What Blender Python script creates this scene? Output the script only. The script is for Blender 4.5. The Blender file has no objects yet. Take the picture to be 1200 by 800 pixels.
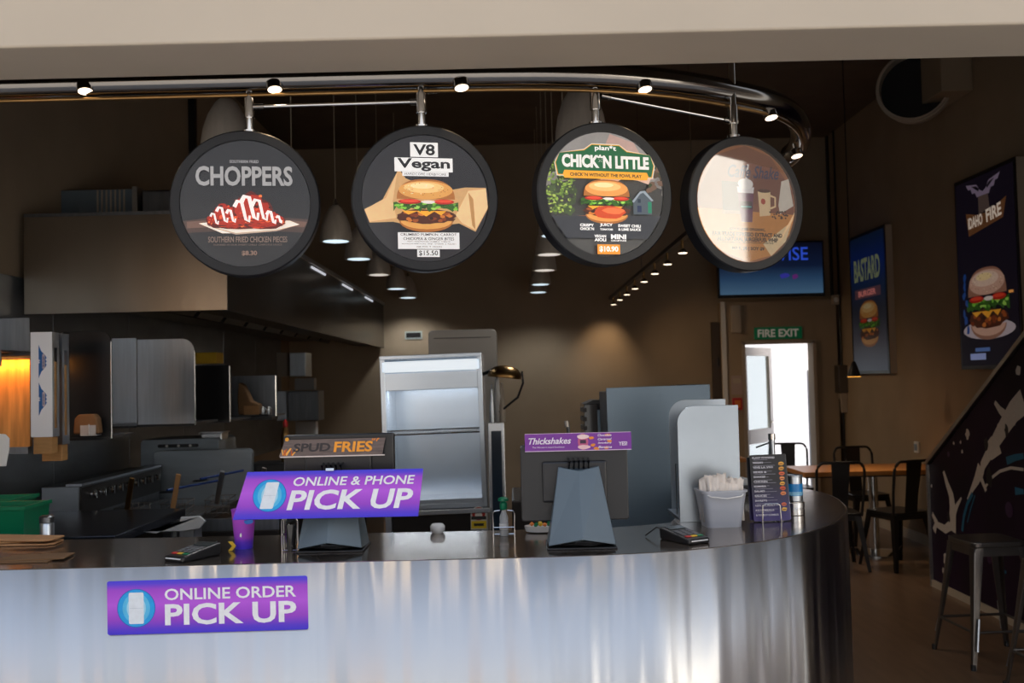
import bpy, bmesh, math, random
from mathutils import Matrix, Vector, Euler
random.seed(7)
SC = bpy.context.scene
COL = SC.collection
PI = math.pi
F = 1167.0
# ---------------------------------------------------------------- camera
PITCH, ROLL, EYE = math.radians(2.2), math.radians(1.35), 1.6
cd = bpy.data.cameras.new('camera'); cam = bpy.data.objects.new('camera', cd); COL.objects.link(cam)
cd.sensor_width = 36.0; cd.lens = F / 1200 * 36.0; cd.clip_start = 0.05; cd.clip_end = 200
CR = Matrix.Rotation(PI / 2 + PITCH, 3, 'X') @ Matrix.Rotation(-ROLL, 3, 'Z')
cam.rotation_euler = CR.to_euler(); cam.location = (0, 0, EYE)
cd.dof.use_dof = True; cd.dof.focus_distance = 3.0; cd.dof.aperture_fstop = 5.6
SC.camera = cam
# ---------------------------------------------------------------- world
W = bpy.data.worlds.new('world'); SC.world = W; W.use_nodes = True
wn = W.node_tree.nodes; wl = W.node_tree.links
bg = wn['Background']; bg.inputs['Strength'].default_value = 1.15
tc = wn.new('ShaderNodeTexCoord'); sp = wn.new('ShaderNodeSeparateXYZ'); rp = wn.new('ShaderNodeValToRGB')
wl.new(tc.outputs['Generated'], sp.inputs[0]); wl.new(sp.outputs['Z'], rp.inputs[0]); wl.new(rp.outputs[0], bg.inputs['Color'])
rp.color_ramp.elements[0].position = 0.0; rp.color_ramp.elements[0].color = (1.0, 0.97, 0.92, 1)
rp.color_ramp.elements[1].position = 0.8; rp.color_ramp.elements[1].color = (0.50, 0.64, 0.90, 1)
# sun: from behind the shop on the left, so it never reaches the front
sd = bpy.data.lights.new('sun', 'SUN'); sun = bpy.data.objects.new('sun', sd); COL.objects.link(sun)
sd.energy = 11.0; sd.angle = 0.02; sd.color = (1.0, 0.93, 0.82)
sun.rotation_euler = Vector((1.0, -0.40, -0.72)).to_track_quat('-Z', 'Y').to_euler()
SC.view_settings.view_transform = 'Standard'; SC.view_settings.look = 'None'
SC.view_settings.exposure = 0.0; SC.view_settings.gamma = 1.0; SC.view_settings.use_curve_mapping = False
SC.cycles.sample_clamp_indirect = 4.0; SC.cycles.max_bounces = 7; SC.cycles.blur_glossy = 0.6
SC.cycles.caustics_reflective = False; SC.cycles.caustics_refractive = False


def at(px, py, d):
    """world point seen at a pixel of the 1200x800 photograph, at distance y = d"""
    r = CR @ Vector(((px - 600) / F, (400 - py) / F, -1.0))
    return Vector((0, 0, EYE)) + r * (d / r.y)


def rect(x0, y0, x1, y1, d):
    cx, cy = (x0 + x1) / 2, (y0 + y1) / 2
    return at(x0, cy, d).x, at(x1, cy, d).x, at(cx, y1, d).z, at(cx, y0, d).z


# ---------------------------------------------------------------- materials
def mat(name, col, rough=0.5, metal=0.0, emit=None, es=1.0, noise=0.0, nscale=8.0, bump=0.0, coat=0.0,
        stretch=(1, 1, 1), alpha=1.0, trans=0.0, aniso=0.0, ior=1.5, spec=None, col2=None, aniso_rot=0.0, uvt=False):
    m = bpy.data.materials.new(name); m.use_nodes = True
    n = m.node_tree.nodes; l = m.node_tree.links; b = n['Principled BSDF']
    c = (*col, 1)
    b.inputs['Base Color'].default_value = c
    b.inputs['Roughness'].default_value = rough; b.inputs['Metallic'].default_value = metal
    b.inputs['IOR'].default_value = ior
    b.inputs['Coat Weight'].default_value = coat; b.inputs['Coat Roughness'].default_value = 0.05
    b.inputs['Transmission Weight'].default_value = trans; b.inputs['Alpha'].default_value = alpha
    b.inputs['Anisotropic'].default_value = aniso; b.inputs['Anisotropic Rotation'].default_value = aniso_rot
    if spec is not None: b.inputs['Specular IOR Level'].default_value = spec
    if uvt:
        t = n.new('ShaderNodeTangent'); t.direction_type = 'UV_MAP'; l.new(t.outputs[0], b.inputs['Tangent'])
    if emit is not None:
        b.inputs['Emission Color'].default_value = (*emit, 1); b.inputs['Emission Strength'].default_value = es
    if noise or bump:
        t = n.new('ShaderNodeTexCoord'); mp = n.new('ShaderNodeMapping'); mp.inputs['Scale'].default_value = stretch
        nz = n.new('ShaderNodeTexNoise'); nz.inputs['Scale'].default_value = nscale; nz.inputs['Detail'].default_value = 5
        l.new(t.outputs['Object'], mp.inputs[0]); l.new(mp.outputs[0], nz.inputs['Vector'])
        if noise:
            r = n.new('ShaderNodeValToRGB')
            r.color_ramp.elements[0].position = 0.3; r.color_ramp.elements[1].position = 0.7
            c2 = col2 if col2 else tuple(max(0, v * (1 - noise)) for v in col)
            r.color_ramp.elements[0].color = (*c2, 1); r.color_ramp.elements[1].color = c
            l.new(nz.outputs['Fac'], r.inputs[0]); l.new(r.outputs[0], b.inputs['Base Color'])
            if emit is not None: l.new(r.outputs[0], b.inputs['Emission Color'])
        if bump:
            bp = n.new('ShaderNodeBump'); bp.inputs['Strength'].default_value = bump; bp.inputs['Distance'].default_value = 0.02
            l.new(nz.outputs['Fac'], bp.inputs['Height']); l.new(bp.outputs[0], b.inputs['Normal'])
    return m


M = {}
M['plaster'] = mat('brown_plaster', (0.42, 0.325, 0.225), 0.8, noise=0.12, nscale=2.5, bump=0.06)
M['plaster_back'] = mat('back_plaster', (0.40, 0.31, 0.215), 0.8, noise=0.12, nscale=2.0, bump=0.05)
M['ceiling'] = mat('dark_ceiling', (0.16, 0.12, 0.085), 0.9, noise=0.2, nscale=3)
M['cream'] = mat('cream_render', (0.56, 0.47, 0.365), 0.75, noise=0.06, nscale=3.0, bump=0.05)
M['floor'] = mat('brown_vinyl_floor', (0.22, 0.13, 0.075), 0.32, noise=0.3, nscale=3, stretch=(6, 0.8, 1))
M['pave'] = mat('pavement', (0.44, 0.42, 0.40), 0.85, noise=0.15, nscale=3)
M['steel'] = mat('brushed_steel', (0.60, 0.65, 0.71), 0.30, 1.0, noise=0.12, nscale=6, stretch=(12, 12, 0.6), bump=0.02)
M['steel_h'] = mat('brushed_steel_flat', (0.55, 0.54, 0.53), 0.33, 1.0, noise=0.15, nscale=5, stretch=(1, 1, 14), bump=0.03)
M['steel_dark'] = mat('dull_steel', (0.27, 0.285, 0.31), 0.38, 1.0, noise=0.25, nscale=5, stretch=(9, 9, 0.7), bump=0.03)
M['wall_steel'] = mat('wall_steel', (.30, .33, .37), .34, .7, noise=.25, nscale=3, stretch=(1, 1, 3), bump=.04)
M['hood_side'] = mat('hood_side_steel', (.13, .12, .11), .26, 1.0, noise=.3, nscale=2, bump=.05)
M['oven_steel'] = mat('oven_steel', (.36, .42, .48), .34, .55, noise=.15, nscale=4, stretch=(1, 1, 6), bump=.03)
M['steel_light'] = mat('bright_steel', (0.78, 0.80, 0.83), 0.25, 1.0, noise=0.08, nscale=6, stretch=(9, 9, 0.7))
M['chrome'] = mat('chrome', (0.75, 0.74, 0.72), 0.12, 1.0)
M['tube'] = mat('dark_chrome', (0.27, 0.25, 0.23), 0.14, 1.0)
M['top'] = mat('worktop_steel', (0.34, 0.28, 0.235), 0.13, 0.85, noise=0.15, nscale=5, stretch=(3, 9, 1), bump=0.01)
M['black'] = mat('black_plastic', (0.014, 0.014, 0.016), 0.35)
M['black_gloss'] = mat('black_gloss', (0.012, 0.012, 0.014), 0.12, coat=0.4)
M['black_metal'] = mat('black_painted_metal', (0.035, 0.03, 0.028), 0.33, 0.6)
M['gun'] = mat('gunmetal', (0.20, 0.18, 0.165), 0.32, 0.9, noise=0.2, nscale=6)
M['frame_black'] = mat('sign_rim_black', (0.010, 0.010, 0.012), 0.38, spec=.35)
M['glass'] = mat('glass', (0.9, 0.97, 0.97), 0.02, 0.0, trans=1.0, ior=1.25)
M['door_glass'] = mat('door_glass', (.55, .62, .63), 0.02, 0.0, trans=1.0, ior=1.1)
M['white'] = mat('white_paint', (0.80, 0.80, 0.80), 0.5)
M['white_gloss'] = mat('white_gloss', (0.82, 0.82, 0.82), 0.2)
M['paper'] = mat('napkin_paper', (0.85, 0.78, 0.72), 0.9, noise=0.1, nscale=30)
M['kraft'] = mat('kraft_card', (0.42, 0.22, 0.09), 0.8, noise=0.2, nscale=14)
M['kraft_dark'] = mat('kraft_dark', (0.22, 0.115, 0.05), 0.8, noise=0.2, nscale=14)
M['green'] = mat('green_plastic', (0.0, 0.20, 0.09), 0.35)
M['green_label'] = mat('green_sign', (0.0, 0.14, 0.05), 0.4, emit=(0.0, 0.16, 0.06), es=0.12)
M['blue_bin'] = mat('blue_plastic', (0.005, 0.02, 0.16), 0.4)
M['blue_handle'] = mat('blue_handle', (0.01, 0.05, 0.25), 0.35)
M['slate'] = mat('slate_blue_panel', (0.18, 0.24, 0.30), 0.28, 0.35, noise=0.12, nscale=3)
M['pos'] = mat('slate_grey_plastic', (0.11, 0.15, 0.185), 0.38)
M['red'] = mat('red_plastic', (0.55, 0.02, 0.02), 0.4)
M['yellow'] = mat('yellow', (0.8, 0.5, 0.03), 0.5)
M['orange_p'] = mat('orange', (0.8, 0.22, 0.03), 0.5)
M['brass'] = mat('aged_brass', (0.42, 0.24, 0.09), 0.3, 1.0, noise=0.3, nscale=10)
M['tabletop'] = mat('orange_wood', (0.62, 0.26, 0.07), 0.35, noise=0.25, nscale=5, stretch=(1, 8, 1))
M['pendant'] = mat('pendant_alu', (0.60, 0.53, 0.45), 0.40, 0.25, noise=0.15, nscale=4, stretch=(9, 9, .4))
M['lamp_cool'] = mat('cool_lamp_lens', (0.9, 0.95, 1), 0.5, emit=(0.72, 0.90, 1.0), es=1.15)
M['lamp_soft'] = mat('soft_lamp_lens', (0.9, 0.9, 0.88), 0.5, emit=(0.9, 0.83, 0.75), es=0.8)
M['lamp_warm'] = mat('warm_lamp_lens', (1, 0.9, 0.75), 0.5, emit=(1.0, 0.80, 0.58), es=3.2)
M['lamp_orange'] = mat('orange_lamp_lens', (1, 0.6, 0.25), 0.5, emit=(1.0, 0.42, 0.06), es=2.0)
M['wood'] = mat('pale_wood', (0.52, 0.27, 0.10), 0.6, noise=0.25, nscale=10, stretch=(1, 1, 8))
M['purple_plastic'] = mat('purple_cup', (0.42, 0.07, 0.55), 0.3)
M['clear'] = mat('clear_plastic', (0.75, 0.78, 0.8), 0.25, alpha=0.45)
M['mural'] = mat('mural_black', (0.009, 0.006, 0.012), 0.5, spec=.2, noise=1, col2=(0.020, 0.006, 0.028), nscale=1.6)
M['mural_white'] = mat('mural_splash', (0.62, 0.58, 0.55), 0.5, noise=0.5, nscale=5)
M['cord'] = mat('pale_cord', (0.45, 0.38, 0.28), 0.5)
M['beige'] = mat('beige_plastic', (0.5, 0.43, 0.35), 0.5)
M['door_trim'] = mat('painted_frame', (0.42, 0.35, 0.28), 0.6)
M['skirt'] = mat('pale_trim', (0.5, 0.43, 0.34), 0.5)

# counter front: brushed sheet with a soft vertical ripple, like real thin cladding
def counter_mat():
    m = bpy.data.materials.new('counter_cladding'); m.use_nodes = True
    n = m.node_tree.nodes; l = m.node_tree.links; b = n['Principled BSDF']
    b.inputs['Base Color'].default_value = (0.66, 0.66, 0.66, 1); b.inputs['Metallic'].default_value = 1
    b.inputs['Roughness'].default_value = 0.34; b.inputs['Anisotropic'].default_value = 0.85
    b.inputs['Anisotropic Rotation'].default_value = 0.25
    t = n.new('ShaderNodeTangent'); t.direction_type = 'UV_MAP'; l.new(t.outputs[0], b.inputs['Tangent'])
    tc = n.new('ShaderNodeTexCoord'); mp = n.new('ShaderNodeMapping'); mp.inputs['Scale'].default_value = (1, 0.10, 1)
    l.new(tc.outputs['UV'], mp.inputs[0])
    a = n.new('ShaderNodeTexNoise'); a.inputs['Scale'].default_value = 3.2; a.inputs['Detail'].default_value = 2.5
    l.new(mp.outputs[0], a.inputs['Vector'])
    bp = n.new('ShaderNodeBump'); bp.inputs['Strength'].default_value = 1.0; bp.inputs['Distance'].default_value = 0.085
    l.new(a.outputs['Fac'], bp.inputs['Height'])
    mp2 = n.new('ShaderNodeMapping'); mp2.inputs['Scale'].default_value = (1, 0.02, 1); l.new(tc.outputs['UV'], mp2.inputs[0])
    c = n.new('ShaderNodeTexNoise'); c.inputs['Scale'].default_value = 60; c.inputs['Detail'].default_value = 6
    l.new(mp2.outputs[0], c.inputs['Vector'])
    b2 = n.new('ShaderNodeBump'); b2.inputs['Strength'].default_value = 0.15; b2.inputs['Distance'].default_value = 0.002
    l.new(c.outputs['Fac'], b2.inputs['Height']); l.new(bp.outputs[0], b2.inputs['Normal'])
    l.new(b2.outputs[0], b.inputs['Normal'])
    return m
M['counter'] = counter_mat()


def cover_mat(nm, ior):
    m = bpy.data.materials.new(nm); m.use_nodes = True
    n = m.node_tree.nodes; l = m.node_tree.links; n.remove(n['Principled BSDF'])
    t = n.new('ShaderNodeBsdfTransparent'); g = n.new('ShaderNodeBsdfGlossy'); g.inputs['Roughness'].default_value = .04
    f = n.new('ShaderNodeFresnel'); f.inputs['IOR'].default_value = ior; x = n.new('ShaderNodeMixShader')
    l.new(f.outputs[0], x.inputs[0]); l.new(t.outputs[0], x.inputs[1]); l.new(g.outputs[0], x.inputs[2])
    l.new(x.outputs[0], n['Material Output'].inputs['Surface']); return m
M['cover'] = cover_mat('clear_acrylic', 1.28); M['cover_gloss'] = cover_mat('glossy_acrylic', 4.0)


def grad_mat(name, stops, axis='Z', rough=0.4, emit=0.0, coat=0.0):
    """a printed colour gradient fixed to the object"""
    m = bpy.data.materials.new(name); m.use_nodes = True
    n = m.node_tree.nodes; l = m.node_tree.links; b = n['Principled BSDF']
    tc = n.new('ShaderNodeTexCoord'); s = n.new('ShaderNodeSeparateXYZ'); r = n.new('ShaderNodeValToRGB')
    l.new(tc.outputs['Generated'], s.inputs[0]); l.new(s.outputs[axis], r.inputs[0])
    e = r.color_ramp.elements
    while len(e) < len(stops): e.new(0.5)
    for i, (p, c) in enumerate(stops): e[i].position = p; e[i].color = (*c, 1)
    l.new(r.outputs[0], b.inputs['Base Color']); b.inputs['Roughness'].default_value = rough
    b.inputs['Coat Weight'].default_value = coat
    if emit: l.new(r.outputs[0], b.inputs['Emission Color']); b.inputs['Emission Strength'].default_value = emit
    return m


_flat = {}
def flat(c, em=0.0, rough=0.45):
    k = (tuple(round(v, 3) for v in c), em, rough)
    if k not in _flat:
        _flat[k] = mat('print_ink', c, rough, noise=0.10, nscale=60, **({'emit': c, 'es': em} if em else {}))
        pass
    return _flat[k]


def hexc(h):
    v = [int(h[i:i + 2], 16) / 255 for i in (0, 2, 4)]
    return tuple((x / 12.92 if x <= 0.04045 else ((x + 0.055) / 1.055) ** 2.4) for x in v)


# ---------------------------------------------------------------- mesh building
class MB:
    def __init__(s): s.v = []; s.f = []; s.mi = []; s.cur = 0
    def add(s, vs, fs):
        o = len(s.v); s.v += [tuple(v) for v in vs]
        for f in fs: s.f.append([i + o for i in f]); s.mi.append(s.cur)
        return s
    def box(s, x0, x1, y0, y1, z0, z1, mtx=None):
        vs = [Vector((x, y, z)) for z in (z0, z1) for y in (y0, y1) for x in (x0, x1)]
        if mtx: vs = [mtx @ v for v in vs]
        return s.add(vs, [(0, 2, 3, 1), (4, 5, 7, 6), (0, 1, 5, 4), (2, 6, 7, 3), (0, 4, 6, 2), (1, 3, 7, 5)])
    def tube(s, pts, r, n=10, r1=None, caps=True):
        pts = [Vector(p) for p in pts]; k = len(pts); rings = []
        up = Vector((0, 0, 1))
        for i, p in enumerate(pts):
            t = (pts[min(i + 1, k - 1)] - pts[max(i - 1, 0)]).normalized()
            u = up if abs(t.dot(up)) < 0.95 else Vector((0, 1, 0))
            a = t.cross(u).normalized(); b = t.cross(a).normalized()
            rr = r if r1 is None else r + (r1 - r) * i / (k - 1)
            rings.append([p + (a * math.cos(2 * PI * j / n) + b * math.sin(2 * PI * j / n)) * rr for j in range(n)])
        vs = [v for R in rings for v in R]; fs = []
        for i in range(k - 1):
            for j in range(n):
                fs.append((i * n + j, i * n + (j + 1) % n, (i + 1) * n + (j + 1) % n, (i + 1) * n + j))
        if caps: fs += [tuple(range(n))[::-1], tuple(range((k - 1) * n, k * n))]
        return s.add(vs, fs)
    def lathe(s, prof, n=24, c=(0, 0, 0), mtx=None, sx=1, sy=1, caps=True):
        if prof[0] == prof[-1]: caps = False
        vs = []; fs = []; k = len(prof)
        for r, z in prof:
            for j in range(n):
                v = Vector((c[0] + r * sx * math.cos(2 * PI * j / n), c[1] + r * sy * math.sin(2 * PI * j / n), c[2] + z))
                vs.append(mtx @ v if mtx else v)
        for i in range(k - 1):
            for j in range(n):
                fs.append((i * n + j, i * n + (j + 1) % n, (i + 1) * n + (j + 1) % n, (i + 1) * n + j))
        if caps and prof[0][0] > 1e-6: fs.append(tuple(range(n))[::-1])
        if caps and prof[-1][0] > 1e-6: fs.append(tuple(range((k - 1) * n, k * n)))
        return s.add(vs, fs)
    def prism(s, poly, a, b, axis='y'):
        """poly in the plane across axis, pushed from a to b"""
        def P(u, w, t): return {'y': (u, t, w), 'z': (u, w, t), 'x': (t, u, w)}[axis]
        n = len(poly)
        vs = [P(u, w, a) for u, w in poly] + [P(u, w, b) for u, w in poly]
        fs = [tuple(range(n)), tuple(range(n, 2 * n))[::-1]] + [(i, i + n, (i + 1) % n + n, (i + 1) % n) for i in range(n)]
        return s.add(vs, fs)
    def build(s, name, mats, parent=None, loc=(0, 0, 0), rot=(0, 0, 0), bevel=0.0, smooth=None, solid=0.0, seg=2):
        me = bpy.data.meshes.new(name); me.from_pydata(s.v, [], s.f)
        bm = bmesh.new(); bm.from_mesh(me); bmesh.ops.remove_doubles(bm, verts=bm.verts, dist=1e-6)
        bmesh.ops.recalc_face_normals(bm, faces=bm.faces); 
        ml = mats if isinstance(mats, (list, tuple)) else [mats]
        bm.to_mesh(me); bm.free()
        for m in ml: me.materials.append(m)
        if len(ml) > 1 and len(me.polygons) == len(s.mi):
            for p, i in zip(me.polygons, s.mi): p.material_index = i
        if smooth is not None:
            for p in me.polygons: p.use_smooth = True
            me.set_sharp_from_angle(angle=math.radians(smooth))
        o = bpy.data.objects.new(name, me); COL.objects.link(o); o.location = loc; o.rotation_euler = rot
        if parent: o.parent = parent
        if solid: md = o.modifiers.new('solid', 'SOLIDIFY'); md.thickness = solid
        if bevel:
            md = o.modifiers.new('bevel', 'BEVEL'); md.width = bevel; md.segments = seg; md.limit_method = 'ANGLE'
            md.angle_limit = math.radians(35)
            md.harden_normals = False
        return o


def tag(o, label=None, cat=None, group=None, kind=None):
    if label: o['label'] = label
    if cat: o['category'] = cat
    if group: o['group'] = group
    if kind: o['kind'] = kind
    return o


def thing(name, label, cat, loc=(0, 0, 0), rz=0.0, group=None, rot=None):
    o = bpy.data.objects.new(name, None); COL.objects.link(o); o.empty_display_size = 0.1
    o.location = loc; o.rotation_euler = rot if rot else (0, 0, rz)
    return tag(o, label, cat, group)


def struct(name, mb, m, **k): return tag(mb.build(name, m, **k), kind='structure')


def children(o): return [c for c in bpy.data.objects if c.parent == o]


def copy_tree(o, label=None, loc=None, rz=None):
    def rec(a, parent):
        c = a.copy(); COL.objects.link(c); c.parent = parent
        for ch in children_map.get(a.name, []): rec(ch, c)
        return c
    children_map = {}
    for c in bpy.data.objects:
        if c.parent: children_map.setdefault(c.parent.name, []).append(c)
    r = rec(o, None)
    if label: r['label'] = label
    if loc is not None: r.location = loc
    if rz is not None: r.rotation_euler = (0, 0, rz)
    return r


def rbox(w, h, r, n=6, cx=0, cz=0, corners='1111'):
    """rounded rectangle, corners order: bl br tr tl"""
    out = []
    for i, (sx, sz, a0) in enumerate(((-1, -1, PI), (1, -1, 1.5 * PI), (1, 1, 0), (-1, 1, .5 * PI))):
        x, z = cx + sx * w / 2, cz + sz * h / 2
        if corners[i] == '0': out.append((x, z)); continue
        ox, oz = x - sx * r, z - sz * r
        for k in range(n + 1):
            a = a0 + k / n * PI / 2; out.append((ox + r * math.cos(a), oz + r * math.sin(a)))
    return out


def text(parent, s, w, h, x, z, m, y=-0.001, shear=0.0, bold=0.0, name='lettering', align='C', rot=0.0, depth=0.0004, rx=None):
    """a line of writing fitted to w x h metres, centred at x, z on the face of its parent (front towards -y)"""
    cu = bpy.data.curves.new('t', 'FONT'); cu.body = s; cu.size = 1; cu.shear = shear; cu.offset = bold
    cu.extrude = 0.0; cu.resolution_u = 3
    ob = bpy.data.objects.new('t', cu); COL.objects.link(ob)
    dg = bpy.context.evaluated_depsgraph_get(); me = bpy.data.meshes.new_from_object(ob.evaluated_get(dg))
    bpy.data.objects.remove(ob); bpy.data.curves.remove(cu)
    xs = [v.co.x for v in me.vertices]; ys = [v.co.y for v in me.vertices]
    x0, x1, y0, y1 = min(xs), max(xs), min(ys), max(ys)
    kx = w / (x1 - x0); ky = h / (y1 - y0) if h else kx
    ca, sa = math.cos(rot), math.sin(rot)
    for v in me.vertices:
        u = (v.co.x - (x0 + x1) / 2) * kx; q = (v.co.y - (y0 + y1) / 2) * ky
        v.co = (x + u * ca - q * sa, y, z + u * sa + q * ca)
    me.materials.append(m); me.name = name
    o = bpy.data.objects.new(name, me); COL.objects.link(o); o.parent = parent
    return o


def smooth_path(P, n=8):
    P = [P[0]] + list(P) + [P[-1]]; out = []
    for i in range(1, len(P) - 2):
        p0, p1, p2, p3 = P[i - 1:i + 3]
        for k in range(n):
            t = k / n
            out.append(tuple(.5 * (2 * b + (c - a) * t + (2 * a - 5 * b + 4 * c - d) * t * t + (3 * b - a - 3 * c + d) * t ** 3) for a, b, c, d in zip(p0, p1, p2, p3)))
    return out + [P[-1]]


def offset_path(pts, off):
    out = []
    for i, p in enumerate(pts):
        a, b = pts[max(i - 1, 0)], pts[min(i + 1, len(pts) - 1)]
        dx, dy = b[0] - a[0], b[1] - a[1]; q = math.hypot(dx, dy)
        out.append((p[0] + dy / q * off, p[1] - dx / q * off))
    return out


# ---------------------------------------------------------------- flat printed artwork
class Art:
    """flat layered inks on a printed face; every shape a hair above the last"""
    def __init__(s, y=-0.001, step=0.00004, em=0.0, clip=None):
        s.mb = MB(); s.ms = []; s.y = y; s.step = step; s.em = em; s.k = 0; s.clip = clip
    def ink(s, c):
        c = hexc(c) if isinstance(c, str) else c
        m = flat(c, s.em)
        if m not in s.ms: s.ms.append(m)
        s.mb.cur = s.ms.index(m)
    def poly(s, pts, c):
        s.ink(c); s.k += 1; y = s.y - s.k * s.step
        if s.clip:
            cx, cz, R = s.clip
            pts = [((x, z) if math.hypot(x - cx, z - cz) <= R else
                    (cx + (x - cx) * R / math.hypot(x - cx, z - cz), cz + (z - cz) * R / math.hypot(x - cx, z - cz))) for x, z in pts]
        s.mb.add([(x, y, z) for x, z in pts], [tuple(range(len(pts)))])
    def ell(s, cx, cz, rx, rz, c, n=20, rot=0, wob=0, seed=0):
        rnd = random.Random(seed); ca, sa = math.cos(rot), math.sin(rot); pts = []
        for i in range(n):
            a = 2 * PI * i / n; q = 1 + (rnd.uniform(-wob, wob) if wob else 0)
            u, v = rx * q * math.cos(a), rz * q * math.sin(a); pts.append((cx + u * ca - v * sa, cz + u * sa + v * ca))
        s.poly(pts, c)
    def box(s, cx, cz, w, h, c): s.poly([(cx - w / 2, cz - h / 2), (cx + w / 2, cz - h / 2), (cx + w / 2, cz + h / 2), (cx - w / 2, cz + h / 2)], c)
    def band(s, pts, w, c, w1=None):
        L = []; Rr = []; k = len(pts)
        for i, p in enumerate(pts):
            a = pts[max(i - 1, 0)]; b = pts[min(i + 1, k - 1)]
            dx, dz = b[0] - a[0], b[1] - a[1]; q = math.hypot(dx, dz) or 1
            ww = w if w1 is None else w + (w1 - w) * i / (k - 1)
            L.append((p[0] - dz / q * ww / 2, p[1] + dx / q * ww / 2)); Rr.append((p[0] + dz / q * ww / 2, p[1] - dx / q * ww / 2))
        s.poly(L + Rr[::-1], c)
    def burger(s, cx, cz, w, dim=1.0, bun='D99A4E', hi='EDBE78', lo='A8642A', seed=3, seeds=True):
        r = random.Random(seed); h = w * .82
        def C(hx):
            c = hexc(hx); return tuple(v * dim for v in c)
        s.poly([(cx + w * .40 * math.cos(a), cz - h * .30 + h * .20 * math.sin(a)) for a in [PI + PI * i / 12 for i in range(13)]], C(lo))
        s.poly([(cx + w * .38 * math.cos(a), cz - h * .30 + h * .15 * math.sin(a)) for a in [PI + PI * i / 12 for i in range(13)]], C(bun))
        s.ell(cx, cz - h * .22, w * .44, h * .13, C('4A1D0C'), 26, wob=.07, seed=seed)
        for i in range(16): s.ell(cx + r.uniform(-.38, .38) * w, cz - h * (.22 + r.uniform(-.07, .08)), w * r.uniform(.03, .07), h * .03, C(r.choice(['7C3412', '9A4A1A', '2B0F06', 'C7702A'])), 8, wob=.2, seed=i)
        s.poly([(cx - w * .36, cz - h * .12), (cx + w * .30, cz - h * .12), (cx + w * .22, cz - h * .2), (cx + w * .12, cz - h * .13), (cx, cz - h * .22), (cx - w * .14, cz - h * .13), (cx - w * .26, cz - h * .19)], C('F0A52C'))
        top = [(cx + w * (-.48 + .96 * i / 22), cz + h * (.03 + r.uniform(-.02, .03))) for i in range(23)]
        bot = [(cx + w * (.48 - .96 * i / 22), cz - h * (.09 + r.uniform(-.045, .05))) for i in range(23)]
        s.poly(top + bot, C('2C5A14'))
        for i in range(26): s.ell(cx + r.uniform(-.46, .46) * w, cz - h * (.03 + r.uniform(-.07, .06)), w * r.uniform(.02, .05), h * .022, C(r.choice(['5E9A2A', '7FBF3C', '1B3D0C', '9CCB55'])), 7, wob=.3, seed=i)
        for x_, q in ((-.24, .17), (.26, .16)):
            s.ell(cx + x_ * w, cz + h * .045, w * q, h * .045, C('B3160C'), 16); s.ell(cx + x_ * w, cz + h * .055, w * q * .8, h * .025, C('E2452A'), 14)
        s.ell(cx + .03 * w, cz + h * .04, w * .10, h * .03, C('E8D9CF'), 12, wob=.15)
        dome = [(cx + w * .43 * math.copysign(abs(math.cos(a)) ** .75, math.cos(a)), cz + h * .09 + h * .36 * abs(math.sin(a)) ** .85) for a in [PI * i / 24 for i in range(25)]]
        s.poly(dome, C(lo))
        s.ell(cx, cz + h * .255, w * .40, h * .165, C(bun), 26); s.ell(cx - w * .03, cz + h * .30, w * .30, h * .10, C(hi), 24)
        s.ell(cx - w * .05, cz + h * .33, w * .18, h * .05, C('F6D79C'), 20)
        if seeds:
            for i in range(34):
                a = r.uniform(0, 2 * PI); q = r.uniform(.2, 1) ** .5
                s.ell(cx + .36 * w * q * math.cos(a), cz + h * .25 + .13 * h * q * math.sin(a), w * .008, w * .006, C(r.choice(['FFF0C8', '8A4E1C'])), 6)
    def build(s, name, parent): return s.mb.build(name, s.ms, parent)
    @property
    def front(s): return s.y - (s.k + 3) * s.step


# ================================================================ THE SETTING
XL, XR, YF, YB, ZC = -2.6, 3.75, 2.5, 11.6, 4.36
struct('floor', MB().box(-2.7, 3.9, 2.3, 11.7, -0.1, 0.0), M['floor'])
struct('pavement', MB().box(-14, 16, -16, 2.3, -0.1, -0.002), M['pave'])
struct('wall_left', MB().box(XL - .12, XL, 2.46, YB, 0, ZC), M['plaster'])
# back wall with the exit door opening cut through it (built of three pieces in one wall)
dx0, dx1, _, dz1 = rect(873, 402, 953, 560, YB)
wb = MB(); wb.box(XL - .12, dx0, YB, YB + .14, 0, ZC); wb.box(dx1, XR + .12, YB, YB + .14, 0, ZC); wb.box(dx0, dx1, YB, YB + .14, dz1, ZC)
struct('wall_back', wb, M['plaster_back'])
struct('wall_right', MB().box(XR, XR + .12, 3.2, YB, 0, ZC), M['plaster'])
struct('ceiling', MB().box(XL - .12, XR + .12, 2.46, YB + .14, ZC, ZC + .12), M['ceiling'])
struct('header_beam', MB().box(-5, 7, 2.44, 2.70, 2.452, 4.5), M['cream'], bevel=.006)
struct('trim_1', MB().box(XL, XL + .05, 8.05, 8.12, 2.5, ZC), M['black'])
struct('trim_2', MB().box(XR - .02, XR, YB - .06, YB - .0, 0, ZC), M['black'])
struct('baseboard_right', MB().box(XR - .015, XR, 3.3, YB, 0, .09), M['skirt'])
struct('baseboard_back', MB().box(dx1 + .1, XR, YB - .015, YB, 0, .09), M['skirt'])
# stainless cladding panels over the cook line on the left wall
y0 = 3.4
for i in range(7):
    o = MB().box(XL + .002, XL + .014, y0 + .004, y0 + 1.1, .9, 2.2).build('steel_panel', M['wall_steel'], bevel=.002)
    o.parent = bpy.data.objects['wall_left']; y0 += 1.104
# conduit line running down the right part of the dark wall
tag(MB().tube([(XR - .02, 11.3, 0), (XR - .02, 11.3, ZC)], .012).build('conduit', M['black']), kind='structure', label=None)

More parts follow.
